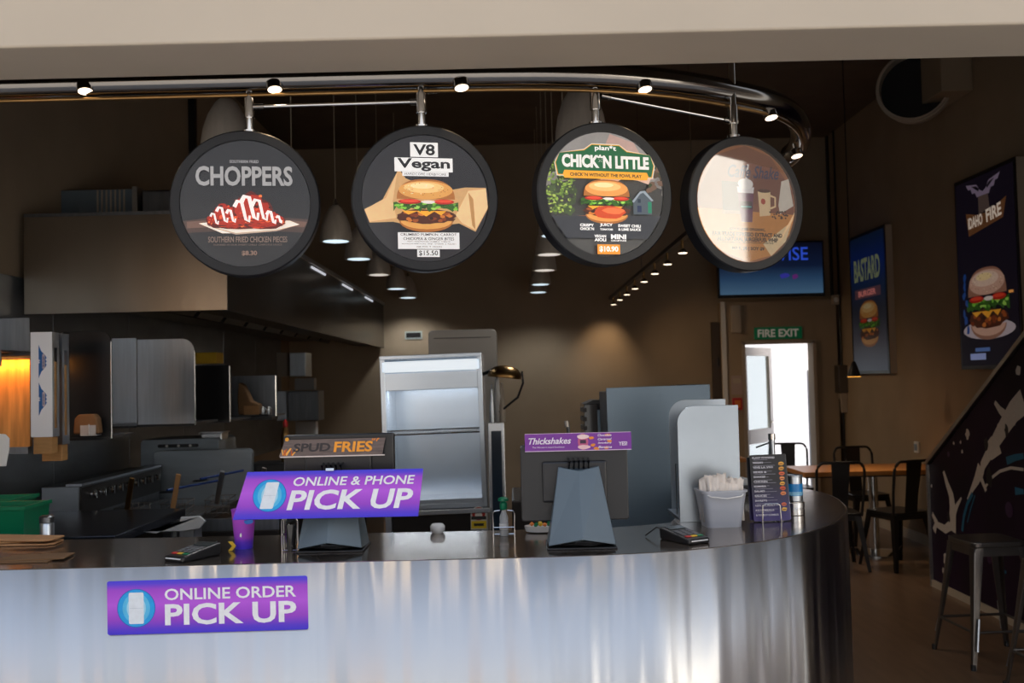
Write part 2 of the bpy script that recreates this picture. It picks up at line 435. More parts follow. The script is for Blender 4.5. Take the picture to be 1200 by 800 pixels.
# raised surround that frames the fire exit
lx0, lx1, lz0, lz1 = rect(850, 352, 984, 600, 11.35)
sur = MB(); a0, a1 = at(871, 480, 11.35).x, at(957, 480, 11.35).x
az = at(915, 399, 11.35).z
sur.box(lx0, a0, 11.35, YB, 0, lz1); sur.box(a1, lx1, 11.35, YB, 0, lz1); sur.box(a0, a1, 11.35, YB, az, lz1)
struct('wall_exit_surround', sur, M['plaster'], bevel=.004)
fr = MB(); t = .035
fr.box(a0, a0 + t, 11.30, 11.5, 0, az); fr.box(a1 - t, a1, 11.30, 11.5, 0, az); fr.box(a0, a1, 11.30, 11.5, az - t, az)
struct('trim_3', fr, M['door_trim'], bevel=.003)
struct('trim_4', MB().box(lx0 - .02, lx0 + .03, 11.33, 11.36, 0, lz1), M['white'])
# door leaf, glazed, swung part open
dl = thing('door_1', None, None, (a0 + .05, 11.56, 0), math.radians(52)); tag(dl, kind='structure')
w_, h_ = .80, az - .06
f = MB(); f.box(0, .09, -.022, .022, .02, h_); f.box(w_ - .09, w_, -.022, .022, .02, h_); f.box(.09, w_ - .09, -.022, .022, h_ - .1, h_)
f.box(.09, w_ - .09, -.022, .022, .02, .15); f.box(.09, w_ - .09, -.022, .022, .78, .95)
f.build('door_frame', M['white_gloss'], dl, bevel=.004)
MB().box(.085, w_ - .085, -.004, .004, .94, h_ - .09).build('pane', M['door_glass'], dl)
MB().box(.085, w_ - .085, -.004, .004, .14, .79).build('pane', M['door_glass'], dl)
MB().tube([(w_ - .05, -.022, 1.02), (w_ - .05, -.07, 1.02), (w_ - .17, -.07, 1.02)], .011).build('door_handle', M['chrome'], dl, smooth=40)
# outside beyond the exit: yard ground, pale rendered wall, roof edge
struct('yard_ground', MB().box(0, 9, YB + .14, 22, -.1, -.01), M['pave'])
struct('yard_wall', MB().box(3.55, 3.7, 11.9, 15.5, 0, 2.6), mat('yard_render', (.40, .41, .47), .8))
struct('yard_far_wall', MB().box(0, 9, 17.0, 17.2, 0, 1.35), mat('yard_far_render', (.45, .52, .55), .8))
struct('yard_roof', MB().prism([(3.1, 2.55), (4.1, 2.2), (4.1, 2.75)], 14.2, 15.6), M['gun'])

# unseen street behind the camera: buildings added and coloured to streak the steel's reflections
for x0_, x1_, h_, c_, nm in ((-15, -7.2, 5.5, (.20, .19, .18), 'streak_dark_building'), (-7.1, -4.9, 6.2, (.80, .48, .24), 'streak_terracotta_building'), (-3.4, 1.6, 5.0, (.72, .72, .72), 'street_pale_building'), (3.0, 4.6, 5.6, (.75, .76, .78), 'street_white_building'), (4.7, 9.8, 5.0, (.22, .21, .21), 'street_grey_building')):
    struct(nm, MB().box(x0_, x1_, -13.5, -13, 0, h_), mat('street_render', c_, .8, noise=.15, nscale=.7))
stw = MB()
for x in (-13, -11, -9, -2.6, -.9, 3.3, 5.6): stw.box(x, x + 1.1, -13.02, -12.95, .6, 2.4)
struct('glare_wall', MB().box(10, 10.4, -13, -2.95, 0, 6.0), mat('glare_wall_white', (.90, .88, .84), .8, noise=.1, nscale=.6))  # unseen sunlit wall, added so its reflection glares on the shake sign
struct('glare_edge_wall', MB().box(10, 10.4, -2.95, 2.4, 0, 5.0), mat('glare_edge_dark', (.05, .035, .03), .6))  # unseen dark wall, added to cut the edge of that glare
ff_ = MB(); ff_.box(-9, -2.72, 2.46, 2.7, 0, 4.5); ff_.box(3.87, 9, 2.46, 2.7, 0, 4.5)
struct('wall_front', ff_, M['cream'])
struct('window_1', stw, mat('street_glazing', (.03, .04, .05), .1))

# ================================================================ SERVICE COUNTER
CY, ZT = 2.82, 1.10
_cp = smooth_path([(-2.58, 2.82), (-2.0, 2.82), (-.6, 2.82), (.0, 2.82), (.28, 2.835), (.50, 2.88), (.70, 2.975), (.87, 3.10), (1.01, 3.26), (1.12, 3.44), (1.205, 3.64), (1.255, 3.84), (1.285, 4.05), (1.27, 4.28), (1.18, 4.45), (1.0, 4.52)], 6)
def counter_path(off=0.0): return offset_path(_cp, -off)
ctr = thing('service_counter', 'long curved stainless steel service counter across the shop front', 'counter')
tp = counter_path(.004) + [(.72, 4.45), (.70, 3.95), (.52, 3.42), (.30, 3.34), (-2.58, 3.38)]
tb = MB().prism(tp, ZT - .035, ZT, 'z'); tb.build('worktop', M['top'], ctr, bevel=.004)
# cladding with uv along its length
pth = counter_path(0); me = bpy.data.meshes.new('cladding')
L = [0]
for i in range(1, len(pth)): L.append(L[-1] + math.dist(pth[i], pth[i - 1]))
vs = [(x, y, z) for x, y in pth for z in (0.06, ZT - .002)]
fs = [(2 * i, 2 * i + 2, 2 * i + 3, 2 * i + 1) for i in range(len(pth) - 1)]
me.from_pydata(vs, [], fs); uv = me.uv_layers.new(name='UVMap')
for p in me.polygons:
    p.use_smooth = True
    for li in p.loop_indices:
        vi = me.loops[li].vertex_index; uv.data[li].uv = (L[vi // 2], vs[vi][2])
me.materials.append(M['counter']); o = bpy.data.objects.new('front_cladding', me); COL.objects.link(o); o.parent = ctr
md = o.modifiers.new('solid', 'SOLIDIFY'); md.thickness = .02; md.offset = -1
pin = counter_path(.05); kb = MB().prism(pin + [(.72, 4.40), (.72, 3.95), (.45, 3.34), (-2.58, 3.34)], 0, .06, 'z'); kb.build('plinth', M['black'], ctr)
MB().box(-2.58, .45, 3.30, 3.32, .06, ZT - .04).build('back_panel', M['steel_dark'], ctr)
MB().box(-2.58, .45, CY + .03, 3.30, .55, .57).build('inner_shelf', M['steel_dark'], ctr)

# ---- purple stickers / signs
def icon(parent, x, z, r, y=-.0012, shear=0.0):
    a = Art(y)
    a.ell(x, z, r, r, hexc('1E63C8'), 32); a.ell(x, z, r * .96, r * .96, hexc('16A6EC'), 32)
    a.ell(x, z, r * .72, r * .78, hexc('5CC6F4'), 28); a.ell(x, z, r * .5, r * .62, hexc('A9E2FA'), 24)
    b = [(x + u * r + shear * v * r, z + v * r) for u, v in rbox(.78, 1.62, .08, 3)]
    a.poly(b, hexc('EEF4FA'))
    a.poly([(x + u * r + shear * v * r, z + v * r) for u, v in rbox(.70, .02, .005, 1, 0, .0)], hexc('C9D4DE'))
    return a.build('phone_icon', parent)
PUR = [(0.0, hexc('3C2CD8')), (.10, hexc('5A34D4')), (.28, hexc('A040D0')), (.55, hexc('C058E4')), (.82, hexc('A844D4')), (.93, hexc('5C3CDC')), (1.0, hexc('4038E0'))]
x0, x1 = at(126, 712, CY).x, at(361, 706, CY).x; z1 = at(126, 681, CY).z; z0 = at(126, 743, CY).z; z1 = (z1 + at(361, 674, CY).z) / 2; z0 = (z0 + at(361, 738, CY).z) / 2
st = thing('order_pickup_sticker', 'purple ONLINE ORDER PICK UP sticker on the front of the steel counter', 'sign', ((x0 + x1) / 2, CY - .0005, (z0 + z1) / 2), rot=(0, math.radians(-.3), 0))
w_, h_ = x1 - x0, z1 - z0
MB().prism(rbox(w_, h_, .006, 3), -.0015, 0).build('sticker_sheet', grad_mat('purple_print', PUR, rough=.35), st)
wh = flat((.96, .95, .98))
icon(st, -w_ * .355, -.002, h_ * .36, -.0018)
text(st, 'ONLINE ORDER', w_ * .655, h_ * .215, w_ * .115, h_ * .225, wh, y=-.0025, bold=.018)
text(st, 'PICK UP', w_ * .655, h_ * .40, w_ * .115, -h_ * .15, wh, y=-.0025, bold=.028)

# free-standing leaning pick-up sign clipped on the rear of the till screen
d = 2.93
P0, P1 = at(279, 606, d), at(489, 608, d)
c = (P0 + P1) / 2
sg = thing('phone_pickup_sign', 'purple ONLINE & PHONE PICK UP board leaning on the left till screen', 'sign', (c.x, d, at(382, 607, d).z), rot=(math.radians(-22), math.radians(.2), 0))
w_, h_ = .53, .144
MB().prism([(-w_ / 2 - .012, 0), (w_ / 2, 0), (w_ / 2 + .012, h_), (-w_ / 2 + .018, h_)], -.003, 0).build('board', grad_mat('purple_print_b', PUR, rough=.3), sg)
icon(sg, -w_ * .33, h_ * .49, h_ * .345, -.0035, .18)
text(sg, 'ONLINE & PHONE', w_ * .68, h_ * .19, w_ * .138, h_ * .77, wh, y=-.0042, bold=.018, shear=.16)
text(sg, 'PICK UP', w_ * .70, h_ * .42, w_ * .12, h_ * .38, wh, y=-.0042, bold=.028, shear=.16)
MB().box(-.012, .012, -.012, .004, h_ - .004, h_ + .004).build('clip', M['chrome'], sg)

# ---- tills seen from behind
def till(name, label, px0, px1, base_y, d, scr, top, art):
    x0, x1 = at(px0, base_y, d).x, at(px1, base_y, d).x
    t = thing(name, label, 'till', ((x0 + x1) / 2, d, ZT))
    w = x1 - x0; H = scr['stand']
    # faceted tapering column
    b = MB(); tw = w * .62; ridge = .0
    fr_ = [(-w / 2, 0, .012), (0, -.035, .034), (w / 2, 0, .012), (w / 2, .16, 0), (-w / 2, .16, 0)]
    tpv = [(-tw / 2, .075, H), (0, .052, H - .012), (tw / 2, .075, H), (tw / 2, .13, H), (-tw / 2, .13, H)]
    b.add(fr_ + tpv, [(0, 1, 6, 5), (1, 2, 7, 6), (2, 3, 8, 7), (3, 4, 9, 8), (4, 0, 5, 9), (5, 6, 7, 8, 9), (4, 3, 2, 1, 0)])
    b.build('stand', M['pos'], t, bevel=.002)
    bb = MB(); bb.prism([(-w / 2 - .004, 0), (w / 2 + .004, 0), (w / 2 + .004, .006), (-w / 2 - .004, .006)], -.004, .16); bb.build('foot', M['black'], t, bevel=.002)
    cb = MB()
    for k in range(3): cb.tube([(-w * .3 + .01 * k, .02, .012), (-w * .1, -.012 - .006 * k, .018 + .004 * k), (w * .1, -.012 - .005 * k, .014 + .005 * k), (w * .32, .02, .012)], .0028, 6)
    cb.build('cable', M['black'], t, smooth=50)
    sw, s0, s1, sy = scr['w'], scr['z0'], scr['z1'], .10
    MB().prism(rbox(sw, s1 - s0, .008, 3, scr['x'], (s0 + s1) / 2), sy, sy + .035).build('screen', M['black'], t, bevel=.004)
    MB().box(scr['x'] - sw * .30, scr['x'] + sw * .30, sy - .012, sy, s0 + (s1 - s0) * .25, s1 - .05).build('rear_cover', mat('dark_grey_plastic', (.014, .014, .017), .35), t, bevel=.006)
    hb = MB()
    for i in range(5): hb.tube([(-.03 + .015 * i, .07, H - .005), (-.028 + .014 * i, .05, H + .018), (-.03 + .015 * i, sy - .01, H + .022)], .004, 6)
    hb.build('hinge', M['black_gloss'], t, smooth=50)
    return t
tl = till('till_terminal', 'left till screen on a dark slate stand behind the pick up board', 348, 424, 643, 2.98, dict(stand=.235, w=.34, z0=.13, z1=.345, x=.015), None, None)
tr_ = till('till_terminal', 'right till screen on a slate stand under the THICKSHAKES topper', 643, 722, 642, 2.93, dict(stand=.235, w=.325, z0=.07, z1=.30, x=-.012), None, None)

# topper strips
def topper(name, label, x0, y0, x1, y1, d, tilt):
    a, b_, z0, z1 = rect(x0, y0, x1, y1, d)
    t = thing(name, label, 'sign', ((a + b_) / 2, d, z0), rot=(math.radians(tilt), 0, 0)); return t, b_ - a, (z1 - z0)
d = 3.06
t, w_, h_ = topper('fries_topper', 'SPUD FRIES strip sign along the top of the left till screen', 329, 514, 450, 534, d, -8)
MB().prism([(-w_ / 2 - .006, 0), (w_ / 2 - .006, .002), (w_ / 2 + .004, h_), (-w_ / 2 + .012, h_)], 0, .003).build('board', mat('fries_print', hexc('7A6862'), .5, noise=.5, nscale=18, stretch=(1, 1, 6)), t)
a = Art(-.0003)
a.box(0, -.0005, w_ + .004, .0035, hexc('E8D8D0'))
rnd = random.Random(4)
for i in range(9):
    x_ = -w_ * .5 + .004 + rnd.uniform(0, .035); a.band([(x_, .004), (x_ + rnd.uniform(-.004, .02), .004 + rnd.uniform(.012, .024))], .0035, rnd.choice([hexc('F08A1C'), hexc('FFB347'), hexc('C85A10')]))
for i in range(5):
    x_ = w_ * .5 - .04 + rnd.uniform(0, .03); a.band([(x_, h_ - .001), (x_ + rnd.uniform(-.01, .008), h_ - rnd.uniform(.006, .012))], .003, hexc('F08A1C'))
a.ell(-w_ * .5 + .018, h_ + .001, .006, .006, hexc('E8A020'), 12)
a.build('fries_print', t)
text(t, 'SPUD', w_ * .36, h_ * .50, -w_ * .20, h_ * .52, flat(hexc('332B2C')), y=-.0022, bold=.03, shear=.1)
text(t, 'FRIES', w_ * .38, h_ * .62, w_ * .20, h_ * .52, flat(hexc('FFA62B')), y=-.0022, bold=.03, shear=.1)
t, w_, h_ = topper('shakes_topper', 'purple Thickshakes strip sign along the top of the right till screen', 615, 507, 740, 528, 3.02, -6)
MB().prism([(-w_ / 2, 0), (w_ / 2, 0), (w_ / 2, h_), (-w_ / 2, h_)], 0, .003).build('board', mat('purple_strip', hexc('7A2C96'), .4), t)
a = Art(-.0003); a.box(0, .0008, w_, .002, hexc('E9C9E8')); a.box(0, h_ - .0006, w_, .0012, hexc('E9C9E8'))
a.ell(.015, h_ * .5, .016, h_ * .46, hexc('C85A86'), 16); a.ell(.015, h_ * .78, .018, h_ * .13, hexc('F4D3D0'), 14, wob=.1); a.ell(.017, h_ * .2, .019, h_ * .12, hexc('F0C2C6'), 14, wob=.1); a.box(.015, h_ * .5, .018, h_ * .2, hexc('3A1A3A'))
for i, (u, v) in enumerate(((.045, .7), (.05, .3), (.095, .85), (.10, .5), (.09, .15), (.06, .1))): a.ell(u - .005, h_ * v, .008, .0045, hexc('E8892A'), 9, wob=.2, seed=i)
a.build('shake_print', t)
text(t, 'Thickshakes', w_ * .40, h_ * .36, -w_ * .265, h_ * .58, flat(hexc('F6E6F6')), y=-.0022, shear=.3, bold=.02)
text(t, 'The Ultimate in Liquid Excellence', w_ * .30, h_ * .11, -w_ * .28, h_ * .22, flat(hexc('F6E6F6')), y=-.0022)
for i, s_ in enumerate(('Chocolate', 'Caramel', 'Strawberry', 'Banana')): text(t, s_, w_ * .13, h_ * .13, w_ * .25, h_ * (.84 - .22 * i), flat(hexc('F6E6F6')), y=-.0024, shear=.3, bold=.02)
text(t, 'YES!', w_ * .08, h_ * .22, w_ * .42, h_ * .35, flat(hexc('F6E6F6')), y=-.0022, bold=.02)

# ---- card payment terminals
def eftpos(label, px, py, d, rz):
    p = at(px, py, d); t = thing('card_terminal', label, 'card reader', (p.x, p.y, ZT), rz, 'card readers on the counter')
    w, l = .080, .145
    b = MB(); b.add([(-w / 2, -l / 2, 0), (w / 2, -l / 2, 0), (w / 2, l / 2, 0), (-w / 2, l / 2, 0), (-w / 2, -l / 2, .016), (w / 2, -l / 2, .016), (w / 2 + .002, l / 2, .038), (-w / 2 - .002, l / 2, .038)],
                    [(3, 2, 1, 0), (4, 5, 6, 7), (0, 1, 5, 4), (1, 2, 6, 5), (2, 3, 7, 6), (3, 0, 4, 7)])
    b.build('body', M['black'], t, bevel=.006, seg=3)
    sl = (.038 - .016) / l
    def key(x, y, kw, kl, m, nm='key'):
        z = .016 + (y + l / 2) * sl + .0005
        MB().box(-kw / 2, kw / 2, -kl / 2, kl / 2, 0, .0025).build(nm, m, t, (x, y, z), (math.atan(sl), 0, 0), bevel=.001)
    kg = mat('key_grey', (.12, .12, .13), .5)
    for r in range(4):
        for c_ in range(3): key(-.022 + .022 * c_, -.028 + .0135 * r, .017, .010, kg)
    for c_, m in enumerate((M['red'], M['yellow'], M['green'])): key(-.022 + .022 * c_, -.046, .019, .011, m)
    key(0, .044, .058, .030, mat('lcd', (.06, .07, .07), .2), 'display')
    MB().box(-.03, .03, -l / 2 - .002, -l / 2 + .001, .009, .012).build('card_slot', M['white'], t)
    MB().tube([(.0, l / 2, .02), (-.02, l / 2 + .04, .03), (-.05, l / 2 + .06, .004)], .0025, 6).build('cable', M['black'], t, smooth=50)
    return t
eftpos('black card reader at the left end of the counter beside the purple cup', 226, 650, 2.94, math.radians(-30))
eftpos('black card reader on the right of the counter near the napkins', 802, 628, 3.04, math.radians(28))

# ---- purple cup
p = at(286, 641, 3.1); cup = thing('paper_cup', 'purple takeaway cup standing left of the left till stand', 'cup', (p.x, p.y, ZT))
gm = grad_mat('cup_print', [(0, hexc('4A3BE8')), (.18, hexc('6B3DE0')), (.3, hexc('B050E0')), (.8, hexc('D060E8')), (1, hexc('B850E0'))], rough=.3)
MB().lathe([(.026, 0), (.027, .003), (.037, .118), (.039, .12)], 28).build('cup_body', gm, cup, smooth=40)
a = Art(-.0345); a.ell(.0, .045, .004, .007, hexc('FFFFFF'), 5, wob=.5, seed=3); a.ell(.024, .085, .012, .008, hexc('1B74D8'), 9, wob=.3, seed=2); a.build('cup_print', cup)
p = at(272, 635, 3.05)
tag(MB().prism([(-.012, 0), (0, 0), (.012, .014), (0, .028), (-.012, .028), (0, .014)], -.002, .002).build('arrow_sticker', M['yellow'], None, (p.x, p.y, ZT + .001)), 'small yellow arrow marker standing left of the purple cup', 'marker')

# wire cup rack left of the till stand
p = at(340, 643, 3.02); t = thing('wire_holder', 'bent chrome wire holder between purple cup and left till stand', 'holder', (p.x, p.y, ZT))
b = MB()
for k in range(3):
    r = .024 - .004 * k; b.tube([(-r, .01 * k, 0), (-r, .01 * k, .09), (-r * .5, .01 * k, .11), (r * .5, .01 * k, .11), (r, .01 * k, .09), (r, .01 * k, 0)], .002, 6)
b.tube([(-.022, .0, .003), (.022, .0, .003)], .002, 6); b.tube([(-.02, .0, .05), (.02, .02, .05)], .002, 6)
b.build('wire', M['chrome'], t, smooth=50)
MB().lathe([(.014, 0.001), (.016, .08), (.013, .082)], 14, (0, .01, 0)).build('glass_tube', M['black_gloss'], t, smooth=40)

# small white dish, sanitiser in wire frame
p = at(513, 628, 3.32)
b = MB(); b.lathe([(.018, 0), (.024, .008), (.025, .022), (.018, .03), (0, .031)], 20); tag(b.build('butter_dish', M['white_gloss'], None, (p.x, p.y, ZT), smooth=50), 'small white lidded pot alone on the counter back edge', 'pot')
p = at(591, 634, 3.22); t = thing('sanitiser_bottle', 'clear pump bottle with green cap in a chrome wire stand', 'bottle', (p.x, p.y, ZT))
MB().lathe([(.013, .001), (.014, .006), (.014, .062), (.008, .075), (.006, .085)], 20).build('bottle_body', M['clear'], t, smooth=40)
MB().lathe([(.010, .084), (.012, .088), (.012, .105), (.006, .11)], 14).build('cap', M['green'], t, smooth=40)
MB().lathe([(.008, 0), (.017, .002), (.017, .010), (.008, .014)], 14, (0, 0, .11)).build('pump', M['green'], t, smooth=40)
MB().lathe([(.0146, 0), (.0146, .018)], 20, (0, 0, .022)).build('bottle_label', M['white'], t, smooth=40)
b = MB()
for s in (-1, 1): b.tube([(s * .034, -.02, .001), (s * .034, -.02, .075), (s * .030, -.02, .082), (s * .012, -.02, .084)], .002, 6); b.tube([(s * .034, -.02, .002), (s * .034, .025, .002)], .002, 6)
b.tube([(-.034, -.02, .03), (.034, -.02, .03)], .0018, 6); b.tube([(-.034, .025, .002), (.034, .025, .002)], .002, 6)
b.build('wire_stand', M['chrome'], t, smooth=50)

# docket tray beside right till
p = at(636, 624, 3.28); t = thing('docket_tray', 'small white tray with orange wrapped sweets left of the right till', 'tray', (p.x, p.y, ZT))
MB().lathe([(.04, 0), (.055, .004), (.06, .022), (.057, .022), (.05, .008)], 18, sx=1.0, sy=.6).build('tray', M['white_gloss'], t, smooth=40)
for i in range(6):
    MB().lathe([(0, -.008), (.009, 0), (0, .008)], 7, mtx=Euler((i, i * 2, 0)).to_matrix().to_4x4()).build('sweet', [M['orange_p'], M['green'], M['yellow']][i % 3], t, (-.035 + .014 * i, (-.01 if i % 2 else .008), .026))

# ---- steel cup caddy
x0, x1, z0, z1 = rect(795, 475, 867, 612, 3.42)
cad = thing('steel_caddy', 'tall stainless steel lid caddy with two rounded upright plates', 'rack', ((x0 + x1) / 2, 3.42, ZT))
w = x1 - x0; h = z1 - ZT
def plate(y, dx, hh, m):
    return MB().prism([(u + dx, v) for u, v in rbox(w, hh, .06, 8, 0, hh / 2, '0001')], y, y + .006).build('side_plate', m, cad, bevel=.001)
cm_ = mat('blue_grey_sheet', (.50, .56, .62), .32, .9, noise=.15, nscale=4, bump=.05); plate(0, 0, h, cm_); plate(.27, .015, h + .015, cm_)
MB().box(-w / 2, w / 2, .004, .272, 0, .012).build('base_plate', M['steel'], cad)
MB().box(-w / 2 + .07, -w / 2 + .076, .006, .27, .012, h * .93).build('divider', M['steel_dark'], cad)
b = MB(); b.tube([(-w / 2 + .01, .02, .012), (-w / 2 + .01, .02, .19), (-w / 2 + .01, .12, .19), (-w / 2 + .01, .12, .012)], .002, 6); b.build('wire_guard', M['chrome'], cad, smooth=50)

# ---- napkin bucket
p = at(845, 608, 3.33); nb = thing('napkin_bucket', 'pale grey plastic bucket packed with white paper napkins', 'container', (p.x, p.y, ZT), .1)
b = MB(); r0, r1, hh = .058, .074, .115
def rb(r, z): return [(u, v, z) for u, v in rbox(2 * r, 2 * r * .8, .02, 4)]
n_ = len(rb(r0, 0)); vv = rb(r0, 0) + rb(r1, hh) + rb(r1 + .004, hh) + rb(r1 + .004, hh + .006) + rb(r1 - .004, hh + .006) + rb(r0 - .004, .005)
ff = [tuple(range(n_))[::-1]] + [(k * n_ + i, k * n_ + (i + 1) % n_, (k + 1) * n_ + (i + 1) % n_, (k + 1) * n_ + i) for k in range(5) for i in range(n_)] + [tuple(range(5 * n_, 6 * n_))]
b.add(vv, ff); b.build('bucket', mat('frosted_plastic', (.42, .44, .50), .35), nb, smooth=40)
MB().tube([(-.074, -.04, hh), (-.05, -.066, hh - .012), (0, -.07, hh - .018), (.05, -.066, hh - .012), (.074, -.04, hh)], .0025, 6).build('handle', M['white_gloss'], nb, smooth=50)
rnd = random.Random(11)
for i in range(16):
    b = MB(); ww = rnd.uniform(.05, .075); hgt = rnd.uniform(.115, .16); k = 9
    for s_ in range(2):
        f_ = []
        pts = [(-ww / 2 + ww * j / k, rnd.uniform(-.003, .003) + .006 * math.sin(j * 1.9 + i)) for j in range(k + 1)]
        vs = [(x, y + s_ * .006, 0) for x, y in pts] + [(x * 1.05, y + s_ * .008 + .004, hgt * .6) for x, y in pts] + [(x * 1.1, y + rnd.uniform(-.004, .004) + s_ * .01, hgt + rnd.uniform(-.008, .006)) for x, y in pts]
        b.add(vs, [(r * (k + 1) + j, r * (k + 1) + j + 1, (r + 1) * (k + 1) + j + 1, (r + 1) * (k + 1) + j) for r in range(2) for j in range(k)])
    o = b.build('napkin', M['paper'], None, (p.x - .045 + .018 * (i % 6) + rnd.uniform(-.004, .004), p.y - .03 + .02 * (i // 6) , ZT + .018), (rnd.uniform(-.15, .15), rnd.uniform(-.1, .1), .1 + rnd.uniform(-.5, .5)), smooth=60, solid=.0008)
    o.location.x = p.x + (o.location.x - p.x) * .75; tag(o, 'crumpled white paper napkin packed upright in the grey bucket', 'napkin', 'napkins in the bucket')

# ---- menu card holder
p = at(903, 606, 3.40); mh = thing('menu_card_stand', 'chrome wire stand holding the dark purple menu cards', 'holder', (p.x, p.y, ZT), math.radians(4))
b = MB()
for s in (-1, 1): b.tube([(s * .032 - .005, -.03, .002), (s * .030 - .005, -.028, .055), (s * .024 - .005, -.027, .062), (0 - .005, -.027, .062)], .002, 6); b.tube([(s * .032 - .005, -.03, .002), (s * .032 - .005, .045, .002), (s * .032 - .005, .06, .09)], .002, 6)
b.tube([(-.037, .06, .09), (.027, .06, .09)], .002, 6); b.build('wire', M['chrome'], mh, smooth=50)
mg = grad_mat('menu_print', [(0, hexc('3A2C78')), (.3, hexc('2A2352')), (.6, hexc('17161F')), (1, hexc('141418'))], rough=.3)
lines = ['PLANT POWERED', 'VEGAN', 'VIVE LA VEG', 'SIDES &', 'SHAKES', 'CHICKEN', 'KUMARA', 'SALAD', 'SAUCES', 'SWEETS', 'LOW ON, MEALY-O', 'KIDS MEALS', '& PERFECT COMBOS']
for i in range(4):
    mc = thing('menu_card', ['front menu card with burger list in the wire stand', 'second menu card behind the front one, edge showing right', 'third menu card in the wire stand, edge showing left', 'rearmost menu card in the wire stand'][i], 'menu', (p.x + [0, .010, -.006, .004][i], p.y - .018 + .012 * i, ZT + .004), math.radians([4, 10, -3, 6][i]), 'menu cards in the wire stand')
    mc.rotation_euler = (math.radians(-7), 0, math.radians([4, 10, -3, 6][i]))
    w_, h_ = .125, .222 - [0, 0, .01, .012][i]
    MB().prism(rbox(w_, h_, .004, 3, 0, h_ / 2), 0, .001).build('card', mg, mc)
    if i == 0:
        wm = flat(hexc('DDDAE6'))
        for k, s_ in enumerate(lines):
            z = h_ * (.955 - .072 * k); lw = w_ * min(.62, .045 * len(s_) + .06)
            text(mc, s_, lw, .0062, -w_ / 2 + .009 + lw / 2, z, wm, y=-.0008, bold=.02)
        a = Art(-.0002)
        for k in range(20): a.box(-w_ / 2 + .009 + .028 + .006 * (k % 3), h_ * (.925 - .044 * k), .05 + .012 * (k % 3), .0011, hexc('9A97AA'))
        for k in range(9):
            z = h_ * (.86 - .075 * k) - (.0 if k < 7 else .02); a.ell(w_ * .36, z, .0095, .0065, hexc(['F0B23A', 'E8A83A', 'E86A3A', 'F09A5A', 'F0B23A', 'E0552A', 'E88A4A', 'D86A4A', 'F0C050'][k]), 10, wob=.12, seed=k); a.ell(w_ * .36, z - .001, .008, .0018, hexc('8A3A18'), 8)
        a.build('card_print', mc)

# ---- tins right of the menus
p = at(931, 603, 3.55); t = thing('steel_tin', 'plain steel tin under the blue-banded tin', 'tin', (p.x, p.y, ZT))
MB().lathe([(.034, 0), (.036, .002), (.036, .020), (.034, .021), (.034, .024), (.036, .026), (.036, .044), (.034, .046)], 28).build('tin_body', M['steel_light'], t, smooth=30)
MB().lathe([(.033, .0462), (.0345, .0465), (.0345, .048)], 28).build('lid', M['chrome'], t, smooth=30)
t = thing('blue_tin', 'open steel tin with blue band standing right of the menus', 'tin', (p.x, p.y, ZT + .0485))
MB().lathe([(.028, 0), (.031, .002), (.031, .086), (.0325, .088), (.0325, .091), (.030, .091), (.030, .004)], 28).build('tin_body', M['steel'], t, smooth=30)
bl = MB(); bl.lathe([(.0314, .020), (.0314, .062)], 28); bl.build('blue_band', mat('tin_blue', hexc('1E88D0'), .3), t, smooth=30)
bl = MB(); bl.lathe([(.0317, .022), (.0317, .034)], 28); bl.build('pale_band', mat('tin_pale', hexc('8CC8E8'), .3), t, smooth=30)

# chrome post behind menus
p = at(907, 590, 3.75); t = thing('chrome_post', 'slim chrome post rising behind the menu cards', 'post', (p.x, p.y, ZT))
hp = at(907, 508, 3.75).z - ZT
MB().tube([(0, 0, 0), (0, 0, hp)], .011, 16).build('post', M['steel'], t, smooth=40)
MB().tube([(0, 0, hp - .022), (0, 0, hp)], .0135, 16).build('cap', M['chrome'], t, smooth=40)
MB().tube([(0, 0, hp - .03), (-.045, 0, hp - .045), (-.06, 0, hp - .05)], .003, 8).build('arm', M['black'], t, smooth=40)
MB().lathe([(.03, 0), (.03, .006), (.012, .01)], 18).build('foot', M['chrome'], t, smooth=40)
# tray with cling film on right counter
x0, x1, z0, z1 = rect(858, 546, 884, 560, 4.15)
t = thing('wrapped_tray', 'black tray of wrapped goods on the counter behind the bucket', 'tray', ((x0 + x1) / 2 - .01, 4.2, ZT))
MB().prism(rbox(.16, .12, .02, 4), 0, .04, 'z').build('tray', M['black'], t, bevel=.004)
MB().lathe([(.06, .04), (.05, .062), (.02, .07), (0, .071)], 12, sx=1.1, sy=.8).build('film', M['clear'], t, smooth=60)

# ================================================================ BENT TUBE WITH SPOTS AND HANGING ROUND SIGNS
TZ = 2.47
_tp = smooth_path([(-2.59, 2.80), (-2.0, 2.80), (-.8, 2.80), (-.2, 2.80), (.12, 2.815), (.33, 2.86), (.53, 2.94), (.70, 3.045), (.84, 3.155), (.96, 3.32), (1.06, 3.56), (1.115, 3.80), (1.12, 3.92)], 6)
def tube_path(off=0, z=TZ): return [(x, y, z) for x, y in offset_path(_tp, -off)]
rail = thing('lamp_rail', 'curved dark chrome tube running above the counter', 'rail')
MB().tube(tube_path(), .037, 20).build('main_tube', M['tube'], rail, smooth=50)
MB().tube(tube_path(-.004, TZ - .046), .006, 10).build('orange_glint_tube', M['brass'], rail, smooth=50)  # thin brass tube added to colour in the orange reflection underneath
b = MB()
for x in (-2.2, -.8, .19): b.tube([(x, 2.80, TZ), (x, 2.80, 4.36)], .005, 8)
b.build('hanger_rods', M['chrome'], rail, smooth=50)
names = ['leftmost', 'second from left', 'third from left', 'fourth from left', 'fifth, where the tube starts to bend', 'last, at the end of the bent tube']
spots = [(100, 107, 2.775), (322, 105, 2.775), (541, 103, 2.775), (756, 105, 2.86), (904, 138, 3.15), (934, 183, 3.60)]
